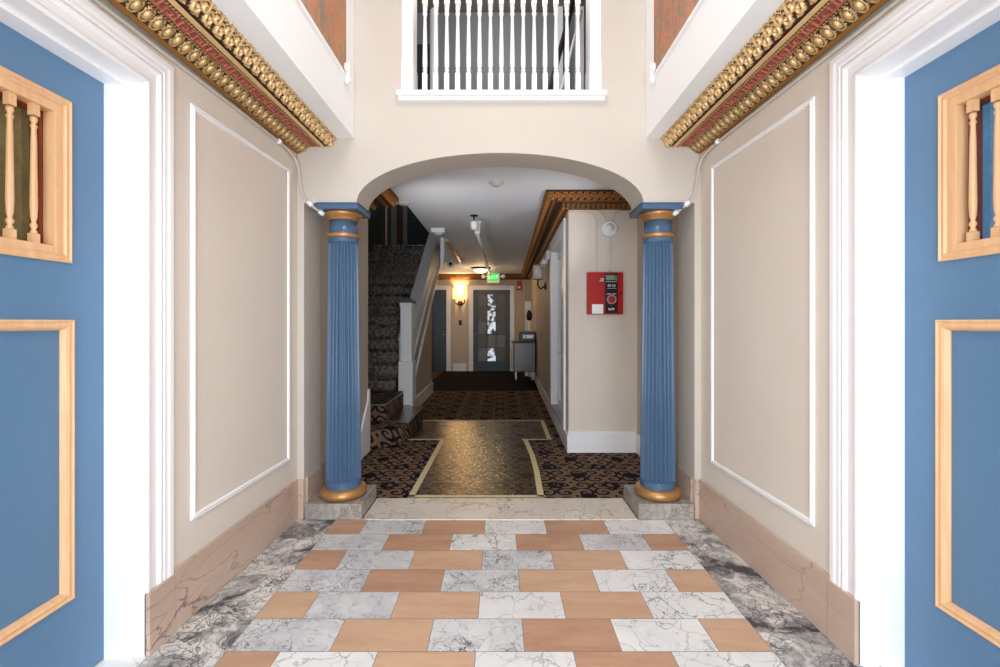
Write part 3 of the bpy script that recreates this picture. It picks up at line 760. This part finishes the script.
for k in range(N):
    y0 = 6.27 + k * ru; z1 = .39 + (k + 1) * ri
    prf = [(y0, z1 - ri - .03), (y0, z1 - .045), (y0 - .022, z1 - .03), (y0 - .026, z1 - .014), (y0 - .016, z1), (y0 + ru + .04, z1), (y0 + ru + .04, z1 - ri - .03)]
    obj('step', MB().prism(prf, -2.67, -1.47, 'x'), 'carpet_film', st)
# solid balustrade
def zc(y): return 1.10 + .735 * (y - 6.44)
def zb(y): return .34 + .735 * (y - 6.44)
wl = MB().prism([(6.42, zb(6.42)), (9.55, zb(9.55)), (9.55, zc(9.55) - .33), (6.42, zc(6.42) - .33)], -1.46, -1.29, 'x')
obj('stringer_panel', wl, 'beige_hall', st)
cp = MB().prism([(6.42, zc(6.42)), (9.55, zc(9.55)), (9.55, zc(9.55) + .03), (6.42, zc(6.42) + .03)], -1.475, -1.275, 'x')
m = Mat('speckled_white_paint'); v = m.coord(); m.base(m.ramp(m.noise(v, 90, 3, .7), [(.4, col(206, 207, 209)), (.6, col(246, 246, 246))])); m.set(.5); M['speck'] = m.m
bp_ = MB().prism([(6.42, zc(6.42) - .33), (9.55, zc(9.55) - .33), (9.55, zc(9.55)), (6.42, zc(6.42))], -1.46, -1.285, 'x')
obj('balustrade_panel', bp_, 'speck', st)
obj('balustrade_cap', cp, 'speck', st)
up_ = []; lo_ = []; y = 6.5
while y < 9.5:
    up_ += [(y, zc(y) - .325)]; lo_ += [(y, zc(y) - .385), (y + .03, zc(y + .03) - .385), (y + .03, zc(y + .03) - .35), (y + .06, zc(y + .06) - .35)]; y += .06
up_.append((y, zc(y) - .325))
dn = MB().prism(lo_ + up_[::-1], -1.29, -1.270, 'x')
obj('dentil_strip', dn, 'white', st)
rt = MB().prism([(6.40, zb(6.40)), (9.55, zb(9.55)), (9.55, zb(9.55) + .05), (6.40, zb(6.40) + .05)], -1.29, -1.262, 'x')
obj('stringer_moulding', rt, 'white', st)
nx0, nx1, ny0, ny1 = -1.405, -1.225, 6.20, 6.43
nw = MB().box(nx0 - .012, nx1 + .008, ny0 - .012, ny1, .0, .80).box(nx0 + .012, nx1 - .012, ny0 + .008, ny1 - .0, .80, 1.62).box(nx0 + .004, nx1 - .004, ny0, ny1, 1.56, 1.62)
np_ = obj('newel_post', nw, 'white', st, bevel=.006)
P = [(nx0 + .055, ny0 + .008, .90), (nx1 - .055, ny0 + .008, .90), (nx1 - .055, ny0 + .008, 1.48), (nx0 + .055, ny0 + .008, 1.48)]
obj('post_moulding', MB().sweep(ring_path(P, (0, -1, 0)), [(0, 0), (0, .007), (.010, .007), (.010, 0)], closed=True), 'white', np_)
tag(obj('newel_cap', MB().box(nx0 - .01, nx1 + .01, ny0 - .01, ny1 + .01, 1.62, 1.655).box(nx0 + .02, nx1 - .02, ny0 + .02, ny1 - .02, 1.655, 1.69), 'bluefar', np_, bevel=.008), 'dark blue newel cap', None)
# wall under the stairs
us = MB().prism([(6.42, 0), (8.5, 0), (8.5, zb(8.5)), (6.42, zb(6.42))], -1.45, -1.295, 'x').box(-2.15, -1.295, 8.42, 8.5, 0, 1.75)
struct('wall_under_stair', us, 'beige_hall', 'beige wall under the stair flight', 'wall')
bb('baseboard_under_stair', MB().box(-1.295, -1.277, 6.43, 8.5, 0, .20), 'white baseboard under the stair flight')
# ceiling bulkhead beside the stair opening
bk = thing('stair_bulkhead', (-.92, 6.9, 2.3), 'white triangular bulkhead with wooden strip under the hall ceiling', 'bulkhead')
obj('panel', MB().prism([(6.9, HC), (9.3, HC), (9.3, 2.60), (6.9, 2.30)], -.905, -.87, 'x'), 'offwhite', bk)
obj('post', MB().box(-.915, -.88, 6.84, 6.90, 2.18, HC), 'white', bk)
tag(obj('strip', MB().box(-.87, -.80, 7.0, 9.3, 2.615, HC - .002), 'wood', bk, bevel=.006), 'pale wooden strip', None)

# ------------------------------------------------------------------ plastic runner with tape
rn = thing('plastic_runner', (-.18, 4.5, 0), 'clear crinkled plastic floor runner edged with masking tape', 'floor runner')
FX0, FX1 = -.665, .305
pf = MB().add([(-.70, 3.42, .004), (.32, 3.42, .004), (FX1, 5.08, .004), (FX0, 5.08, .004)], [(0, 1, 2, 3)]).add([(-1.05, 5.08, .004), (.57, 5.08, .004), (.59, 6.06, .004), (-1.05, 6.06, .004)], [(0, 1, 2, 3)])
obj('film', pf, 'film', rn, fix=False)
def strip(pts, w):
    mb = MB(); n = len(pts)
    for k in range(n - 1):
        p, q = Vector(pts[k] + (0,)), Vector(pts[k + 1] + (0,)); d = (q - p).normalized(); s_ = d.cross(Vector((0, 0, 1))) * w / 2
        mb.add([p - s_ + Vector((0, 0, .0055)), p + s_ + Vector((0, 0, .0055)), q + s_ + Vector((0, 0, .0055)), q - s_ + Vector((0, 0, .0055))], [(0, 1, 2, 3)])
    return mb
for pts in ([(-.71, 3.43), (.345, 3.43)], [(-.685, 3.42), (-.67, 4.2), (-.655, 5.12)], [(.315, 3.42), (.33, 4.0), (.325, 4.5), (.29, 5.06)],
            [(-1.05, 5.09), (-.65, 5.09)], [(.25, 5.09), (.60, 5.09)], [(.565, 5.07), (.575, 6.08)], [(-1.05, 6.07), (.60, 6.07)]):
    obj('tape', strip(pts, .05), 'tape', rn)
tag(obj('door_mat', MB().box(-1.55, .78, 8.75, 12.1, 0, .012), 'darkmat', loc=(-.4, 10.4, 0), bevel=.004), 'wide dark brown mat in front of the far doors', 'mat')

# ------------------------------------------------------------------ alarm wall
fp = thing('fire_alarm_panel', (1.07, 4.6, 1.43), 'red fire alarm control panel on the beige hall wall', 'alarm panel')
y = 4.6; x0, x1, z0, z1 = .893, 1.255, 1.428, 1.858; yf = y - .085
obj('cabinet', MB().box(x0, x1, yf + .012, y, z0, z1), 'red', fp, bevel=.005)
dr = obj('cabinet_door', MB().box(x0 + .004, x1 - .004, yf, yf + .013, z0 + .004, z1 - .004), 'red', fp, bevel=.003)
cpn = obj('control_panel', MB().box(1.068, 1.196, yf - .006, yf, z0 + .012, z1 - .016), 'black', fp, bevel=.002)
obj('display', MB().box(1.076, 1.162, yf - .009, yf - .006, 1.775, 1.825), 'lcd', cpn)
kn = MB()
for k in range(6): kn.box(1.078 + k * .019, 1.088 + k * .019, yf - .009, yf - .006, 1.756, 1.762)
obj('indicator_row', kn, 'letter', cpn)
obj('key_pad', MB().box(1.167, 1.19, yf - .009, yf - .006, 1.772, 1.825), 'steel', cpn)
text_mesh('EP-50', .034, 'letter', cpn, (1.132, yf - .008, 1.718), (1, 0, 0), (0, 0, 1))
for a_, b_2, c_, d_ in ((1.085, 1.18, 1.690, 1.693), (1.085, 1.125, 1.632, 1.638), (1.135, 1.18, 1.632, 1.638)):
    obj('text_line', MB().box(a_, b_2, yf - .0075, yf - .006, c_, d_), 'ceil', cpn)
obj('dial_ring', MB().lathe([(.034, 0), (.048, 0), (.048, -.012), (.034, -.012), (.034, 0)], (1.132, yf - .006, 1.578), 32, axis='y'), 'ringpink', cpn)
obj('dial_face', MB().lathe([(0, 0), (.034, 0), (.034, -.008), (0, -.010)], (1.132, yf - .006, 1.578), 32, axis='y'), 'fretred', cpn)
obj('emblem', MB().box(1.10, 1.112, yf - .0075, yf - .006, 1.478, 1.492).box(1.106, 1.122, yf - .0075, yf - .006, 1.47, 1.484).box(1.128, 1.16, yf - .0075, yf - .006, 1.484, 1.492).box(1.128, 1.16, yf - .0075, yf - .006, 1.472, 1.478), 'ceil', cpn)
obj('notice_card', MB().box(.935, 1.048, yf - .003, yf, 1.435, 1.53), 'offwhite', dr)
tg = obj('name_tag', MB().box(1.012, 1.062, yf - .003, yf, 1.765, 1.798), 'black', dr)
obj('tag_print', MB().box(1.02, 1.055, yf - .0045, yf - .003, 1.782, 1.792).box(1.01, 1.055, yf - .0045, yf - .003, 1.764, 1.771), 'letter', tg)
obj('lock', MB().lathe([(0, 0), (.010, 0), (.010, -.008), (0, -.008)], (1.222, yf, 1.64), 16, axis='y'), 'black', dr)

hn = thing('alarm_sounder', (1.128, 4.6, 2.31), 'round white alarm sounder above the red panel', 'alarm sounder')
obj('housing', MB().lathe([(0, 0), (.085, 0), (.083, -.025), (.070, -.040), (.062, -.036), (.050, -.038), (.048, -.046), (.0, -.046)], (1.128, 4.6, 2.313), 36, axis='y'), 'white', hn)
obj('centre_cap', MB().lathe([(0, 0), (.026, 0), (.024, -.012), (0, -.016)], (1.128, 4.554, 2.313), 24, axis='y'), 'offwhite', hn)
def vconduit(P, lab, r=.008):
    tag(obj('conduit', MB().tube(smoothpts(P, 5), r, 8), 'beige', loc=P[0]), lab, 'conduit')
ya = 4.588
vconduit([(.72, ya, 2.485), (.84, ya, 2.485), (.93, ya, 2.475), (.98, ya, 2.43), (.992, ya, 2.35), (.995, ya, 2.1), (.995, ya, 1.862)], 'painted conduit from the wall corner down to the red panel')
vconduit([(1.128, ya, 2.23), (1.128, ya, 2.05), (1.128, ya, 1.862)], 'painted conduit straight from the sounder to the red panel', .011)
vconduit([(.72, ya, 2.50), (.95, ya, 2.50), (1.02, ya, 2.49), (1.07, ya, 2.44), (1.09, ya, 2.385)], 'painted conduit curving from the corner to the round sounder')
vconduit([(1.41, ya, 2.497), (1.26, ya, 2.495), (1.20, ya, 2.475), (1.17, ya, 2.43), (1.16, ya, 2.385)], 'painted conduit curving from the column to the round sounder')

# ------------------------------------------------------------------ far doors
def far_door(idx, x0, x1, ztop, lab, root_kind='structure'):
    d = thing('door_%d' % idx, ((x0 + x1) / 2, YE, 0), lab, 'door', kind=root_kind)
    c = MB().box(x0 - .12, x0, YE - .035, YE, 0, ztop + .12).box(x1, x1 + .12, YE - .035, YE, 0, ztop + .12).box(x0, x1, YE - .035, YE, ztop, ztop + .12)
    obj('casing', c, 'white', d, bevel=.006); return d
d4 = far_door(4, -.735, .275, 2.23, 'blue far door with a grid of small coloured panes')
gx0, gx1, gz0, gz1 = -.60, .14, .28, 2.10
lf = MB().box(-.735, gx0, YE - .03, YE, 0, 2.23).box(gx1, .275, YE - .03, YE, 0, 2.23).box(gx0, gx1, YE - .03, YE, 0, gz0).box(gx0, gx1, YE - .03, YE, gz1, 2.23)
obj('leaf', lf, 'bluefar', d4, bevel=.003)
mn = MB(); cw = (gx1 - gx0) / 3; rh = (gz1 - gz0) / 5
for k in (1, 2): mn.box(gx0 + k * cw - .014, gx0 + k * cw + .014, YE - .028, YE, gz0, gz1)
for k in range(1, 5): mn.box(gx0, gx1, YE - .028, YE, gz0 + k * rh - .014, gz0 + k * rh + .014)
obj('muntins', mn, 'bluefar', d4)
kinds = ['pane_grey', 'pane_lit', 'pane_olive', 'pane_olive', 'pane_grey', 'pane_grey', 'pane_grey', 'pane_lit', 'pane_olive', 'pane_olive', 'pane_lit', 'pane_olive', 'pane_olive', 'pane_lit', 'pane_olive']
for r_ in range(5):
    for c_ in range(3):
        obj('pane', MB().box(gx0 + c_ * cw, gx0 + (c_ + 1) * cw, YE - .016, YE - .008, gz0 + r_ * rh, gz0 + (r_ + 1) * rh), kinds[r_ * 3 + c_], d4)
obj('knob', MB().lathe([(0, 0), (.012, 0), (.012, -.03), (.03, -.04), (.032, -.055), (.02, -.07), (0, -.072)], (-.655, YE - .03, 1.0), 16, axis='y'), 'chrome', d4)
d3 = far_door(3, -2.0, -1.47, 2.23, 'dark blue plain door past the stairs on the far wall')
obj('leaf', MB().box(-2.0, -1.47, YE - .03, YE, 0, 2.23), 'bluefar', d3, bevel=.003)
obj('knob', MB().lathe([(0, 0), (.012, 0), (.012, -.03), (.03, -.04), (.032, -.055), (.02, -.07), (0, -.072)], (-1.54, YE - .03, 1.0), 16, axis='y'), 'chrome', d3)

# double sconce on the far wall
sx = -1.09
sn = thing('wall_sconce', (sx, YE, 1.9), 'lit double wall sconce between the two far blue doors', 'sconce')
obj('backplate', MB().lathe([(0, 0), (.07, 0), (.065, -.02), (.03, -.03), (0, -.03)], (sx, YE, 1.87), 24, axis='y'), 'bronze', sn)
for dx in (-.125, .125):
    obj('arm', MB().tube(smoothpts([(sx, YE - .03, 1.87), (sx + dx * .5, YE - .09, 1.83), (sx + dx, YE - .12, 1.88), (sx + dx, YE - .12, 1.97)], 6), .012), 'bronze', sn)
    obj('shade', MB().lathe([(.078, 1.98), (.068, 2.27)], (sx + dx, YE - .12, 0), 24), 'shade_on', sn)
# sconce on the corridor wall
yy = 7.3; wx = xr(yy)
s2 = thing('wall_sconce', (wx, yy, 1.97), 'unlit sconce with white drum shade on the corridor wall', 'sconce')
obj('backplate', MB().lathe([(0, 0), (.06, 0), (.05, -.025), (0, -.03)], (wx, yy, 1.94), 20, axis='x'), 'bronze', s2)
obj('arm', MB().tube(smoothpts([(wx - .03, yy, 1.94), (wx - .08, yy, 1.90), (wx - .13, yy, 1.95), (wx - .13, yy, 2.04)], 6), .012), 'bronze', s2)
obj('shade', MB().lathe([(.085, 2.05), (.08, 2.28), (.078, 2.28), (.083, 2.05), (.085, 2.05)], (wx - .13, yy, 0), 28), 'shade_off', s2)
# emergency light
ye = 6.75; wx = xr(ye)
em = thing('emergency_light', (wx, ye, 2.3), 'white twin-head emergency light high on the corridor wall', 'emergency light')
obj('case', MB().box(wx - .05, wx, ye - .14, ye + .14, 2.28, 2.42), 'white', em, bevel=.008)
for dy in (-.09, .09): obj('lamp_head', MB().lathe([(0, .05), (.03, .05), (.05, -.02), (.05, -.035), (0, -.03)], (wx - .075, ye + dy, 2.25), 18, axis='x'), 'white', em)
# exit sign
ex = thing('exit_sign', (-.17, 11.5, 2.36), 'green illuminated exit sign hanging in front of the far doors', 'exit sign')
yx = 11.5
obj('case', MB().box(-.345, -.005, yx, yx + .06, 2.36, 2.63), 'offwhite', ex, bevel=.008)
obj('face', MB().box(-.30, -.05, yx - .004, yx, 2.42, 2.605), 'green', ex)
text_mesh('EXIT', .125, 'greenl', ex, (-.175, yx - .006, 2.512), (1, 0, 0), (0, 0, 1))
for xx in (-.43, .08): obj('lamp_head', MB().lathe([(0, .06), (.035, .06), (.055, 0), (.055, -.02), (0, -.02)], (xx, yx, 2.53), 18, axis='y').box(min(xx, -.175), max(xx, -.175), yx + .03, yx + .05, 2.515, 2.545), 'white', ex)
# red strobe
rs = thing('alarm_strobe', (.52, YE, 2.2), 'small red alarm strobe on the far wall over the steel cart', 'alarm strobe')
obj('case', MB().box(.455, .585, YE - .05, YE, 2.22, 2.47), 'red', rs, bevel=.008)
obj('lens', MB().box(.485, .555, YE - .07, YE - .05, 2.27, 2.33), 'offwhite', rs)
# switch plate
sw = thing('wall_switch', (-1.09, YE, 1.3), 'dark switch plate on the far wall below the lit sconce', 'switch')
obj('plate', MB().box(-1.13, -1.05, YE - .012, YE, 1.26, 1.40), 'bronze', sw, bevel=.003); obj('toggle', MB().box(-1.10, -1.08, YE - .024, YE - .012, 1.31, 1.35), 'black', sw)

# ceiling fittings
sd = thing('smoke_detector', (-.037, 4.12, HC), 'round cream smoke detector on the hall ceiling just past the arch', 'smoke detector')
obj('housing', MB().lathe([(0, HC - .034), (.035, HC - .034), (.05, HC - .024), (.058, HC - .008), (.058, HC)], (-.037, 4.12, 0), 28), 'cream', sd)
obj('base_plate', MB().lathe([(0, HC - .008), (.066, HC - .008), (.068, HC), (0, HC)], (-.037, 4.12, 0), 28), 'cream', sd)
dd = thing('ceiling_detector', (-1.04, 4.80, HC), 'flat pale disc detector at the edge of the stair opening', 'detector')
obj('housing', MB().lathe([(0, HC - .03), (.05, HC - .03), (.075, HC - .012), (.078, HC), (0, HC)], (-1.04, 4.80, 0), 28), 'cream', dd)
sp = thing('sprinkler_pipe', (-.3, 5.4, 2.52), 'white sprinkler pipe with hanger rods along the hall ceiling', 'pipe')
obj('pipe', MB().tube([(-.31, 5.42, 2.53), (-.285, 7.5, 2.53), (-.25, 11.3, 2.53)], .024, 10), 'offwhite', sp)
obj('end_fitting', MB().lathe([(0, -.06), (.03, -.06), (.045, -.02), (.045, .03), (.02, .05), (0, .05)], (-.315, 5.40, 2.53), 16), 'white', sp)
obj('sprinkler_head', MB().tube([(-.315, 5.40, 2.57), (-.315, 5.40, HC)], .010).lathe([(0, HC - .012), (.05, HC - .010), (.05, HC), (0, HC)], (-.315, 5.40, 0), 20), 'bronze', sp)
for yy_, xx in ((5.75, -.27), (9.0, -.245)): obj('hanger_rod', MB().tube([(xx, yy_, 2.49), (xx, yy_, HC)], .012).tube([(xx - .06, yy_, 2.50), (xx + .01, yy_, 2.50)], .012).box(xx - .03, xx + .03, yy_ - .02, yy_ + .02, HC - .012, HC), 'white', sp)
fx, fy = -.46, 10.6
fl_ = thing('ceiling_lamp', (fx, fy, HC), 'lit flush dome ceiling lamp with dark collar near the exit sign', 'ceiling lamp')
obj('collar', MB().lathe([(0, HC - .045), (.20, HC - .045), (.23, HC - .02), (.24, HC), (0, HC)], (fx, fy, 0), 32), 'bronze', fl_)
obj('dome', MB().lathe([(0, HC - .125), (.08, HC - .115), (.14, HC - .09), (.175, HC - .06), (.18, HC - .045), (0, HC - .045)], (fx, fy, 0), 32), 'dome_on', fl_)
obj('finial', MB().lathe([(0, HC - .15), (.012, HC - .145), (.012, HC - .12), (0, HC - .12)], (fx, fy, 0), 12), 'bronze', fl_)
jb = thing('junction_box', (-.86, 6.17, HC), 'white box fixed under the ceiling at the corner of the stair opening', 'junction box')
obj('box', MB().box(-.955, -.765, 6.12, 6.27, HC - .06, HC), 'white', jb, bevel=.006); obj('cover', MB().lathe([(0, HC - .085), (.05, HC - .08), (.06, HC - .065), (0, HC - .065)], (-.86, 6.18, 0), 20), 'offwhite', jb)
cam_ = thing('security_camera', (-.88, 7.8, 2.3), 'white dome security camera below the bulkhead', 'camera')
obj('housing', MB().lathe([(0, 0), (.055, 0), (.06, -.03), (.05, -.07), (.03, -.085), (0, -.09)], (-.86, 7.8, 2.365), 20, axis='y').tube([(-.86, 7.82, 2.37), (-.88, 7.84, 2.43)], .02), 'white', cam_)
obj('lens', MB().lathe([(0, 0), (.032, 0), (.028, -.02), (0, -.028)], (-.857, 7.715, 2.36), 16, axis='y'), 'black', cam_)
e2 = thing('twin_spotlight', (-.82, 9.4, 2.6), 'small white twin spotlight at the tip of the wooden strip', 'spotlight')
obj('bracket', MB().box(-.94, -.74, 9.4, 9.45, 2.60, HC), 'white', e2, bevel=.004)
for xx in (-.92, -.76): obj('lamp_head', MB().lathe([(0, .03), (.028, .03), (.042, -.03), (0, -.03)], (xx, 9.37, 2.60), 16, axis='y'), 'white', e2)

# steel cart in the far corner
ct = thing('steel_cart', (.53, 9.85, 0), 'stainless steel cart parked in the far corner against the corridor wall', 'cart')
cx0, cx1, cy0, cy1 = .27, .765, 9.6, 10.15
obj('body', MB().box(cx0 + .03, cx1, cy0, cy1, .27, .90), 'steeld', ct, bevel=.012)
obj('top_tray', MB().box(cx0 - .01, cx1 + .005, cy0 - .02, cy1, .90, .925), 'black', ct, bevel=.004)
tb_ = obj('top_box', MB().box(.43, cx1, cy0 + .03, cy1 - .05, .925, 1.14), 'black', ct, bevel=.01)
obj('control_strip', MB().box(.50, cx1 - .04, cy0 + .022, cy0 + .03, 1.0, 1.07).lathe([(0, 0), (.022, 0), (.02, -.02), (0, -.02)], (.56, cy0 + .022, 1.035), 14, axis='y'), 'steel', tb_)
obj('side_handle', MB().tube([(cx0 + .03, cy0 + .1, .78), (cx0 - .015, cy0 + .1, .78), (cx0 - .015, cy0 + .1, .34), (cx0 + .03, cy0 + .1, .34)], .014), 'wood', ct)
for xx in (cx0 + .08, cx1 - .06):
    for yy_ in (cy0 + .07, cy1 - .07):
        lg = obj('leg', MB().box(xx - .015, xx + .015, yy_ - .015, yy_ + .015, .09, .28), 'steel', ct)
        obj('caster', MB().lathe([(0, -.015), (.042, -.015), (.045, 0), (.042, .015), (0, .015)], (xx, yy_, .057), 18, axis='x'), 'black', lg)
tag(obj('white_board', MB().box(.62, .78, 11.0, 11.05, .013, 1.86), 'offwhite', loc=(.70, 11.0, .013), bevel=.006), 'tall narrow white board standing behind the steel cart', 'board')
bm_ = thing('broom', (.715, 10.85, 0), 'white pole with a black head leaning behind the steel cart', 'broom')
obj('pole', MB().tube([(.715, 10.85, .013), (.720, 10.88, 1.42)], .03), 'white', bm_)
obj('head', MB().lathe([(0, 1.38), (.05, 1.40), (.075, 1.48), (.06, 1.58), (.02, 1.64), (0, 1.64)], (.715, 10.87, 0), 16), 'black', bm_)
vconduit([(.66, YE - .02, 1.9), (.66, YE - .02, 2.2), (.66, YE - .02, 2.5)], 'dark vertical pipe on the far wall above the white board', .016)

# ------------------------------------------------------------------ light
wd = bpy.data.worlds.new('World'); sc.world = wd; wd.use_nodes = True
bg = wd.node_tree.nodes['Background']; bg.inputs[0].default_value = (.86, .93, 1, 1); bg.inputs[1].default_value = 1.5
def area(name, loc, rot, sx_, sy_, power, c=(1, 1, 1)):
    L = bpy.data.lights.new(name, 'AREA'); L.shape = 'RECTANGLE'; L.size = sx_; L.size_y = sy_; L.energy = power; L.color = c
    o = bpy.data.objects.new(name, L); C.objects.link(o); o.location = loc; o.rotation_euler = rot; return o
def point(name, loc, power, c, r=.06):
    L = bpy.data.lights.new(name, 'POINT'); L.energy = power; L.color = c; L.shadow_soft_size = r
    o = bpy.data.objects.new(name, L); C.objects.link(o); o.location = loc; return o
area('daylight_entrance', (0, YF - .2, 1.3), (PI / 2, 0, 0), 2.2, 2.4, 100, (.86, .93, 1))
area('vestibule_top_fill', (0, .9, ZT - .06), (0, 0, 0), 1.2, 1.6, 38, (1, .99, .98))  # added soft fill from above, no fixture modelled
def spot(name, loc, to, power, c, size, r=.05):
    L = bpy.data.lights.new(name, 'SPOT'); L.energy = power; L.color = c; L.spot_size = size; L.spot_blend = 1; L.shadow_soft_size = r
    o = bpy.data.objects.new(name, L); C.objects.link(o); o.location = loc
    o.rotation_euler = (Vector(to) - Vector(loc)).to_track_quat('-Z', 'Y').to_euler(); return o
spot('hall_ceiling_fill', (1.24, 3.75, 1.70), (.0, 4.6, 2.65), 22, (.97, .98, 1), 1.25)  # added fill hidden behind the column, aimed at the hall ceiling
spot('hall_ceiling_fill', (-1.19, 3.75, 1.70), (.0, 5.2, 2.65), 36, (.97, .98, 1), 1.35)  # second added ceiling fill, out of sight behind the other column
point('stairhead_fill', (-1.9, 9.2, 4.6), 8, (1, .96, .9), .1)  # unseen fill added to brighten the head of the stairs
area('far_hall_fill', (-2.12, 10.9, 1.4), (0, -PI / 2, 0), 1.6, 1.6, 4, (.9, .95, 1))  # added fill for the far hall, no window stands here
point('upstairs_fill', (0, 4.0, 4.3), 14, (1, .96, .9), .15)  # added fill for the room behind the balcony, without a fixture
point('sconce_glow', (-1.09, YE - .13, 2.22), 19, (1, .62, .25), .02)
point('dome_glow', (fx, fy, HC - .2), 12, (1, .68, .36), .1)

# ------------------------------------------------------------------ camera
cd = bpy.data.cameras.new('Camera'); cam = bpy.data.objects.new('Camera', cd); C.objects.link(cam)
cd.sensor_width = 36; cd.lens = 16.0; cd.shift_y = -11.5 / 1000; cd.clip_start = .02
cam.location = (0, 0, 1.35); cam.rotation_euler = (PI / 2, 0, 0); sc.camera = cam
sc.view_settings.view_transform = 'Standard'; sc.view_settings.look = 'None'; sc.view_settings.gamma = 1; sc.view_settings.exposure = 0.13
sc.view_settings.use_curve_mapping = False
sc.cycles.use_denoising = True
sc.cycles.max_bounces = 10; sc.cycles.diffuse_bounces = 8; sc.cycles.sample_clamp_indirect = 8
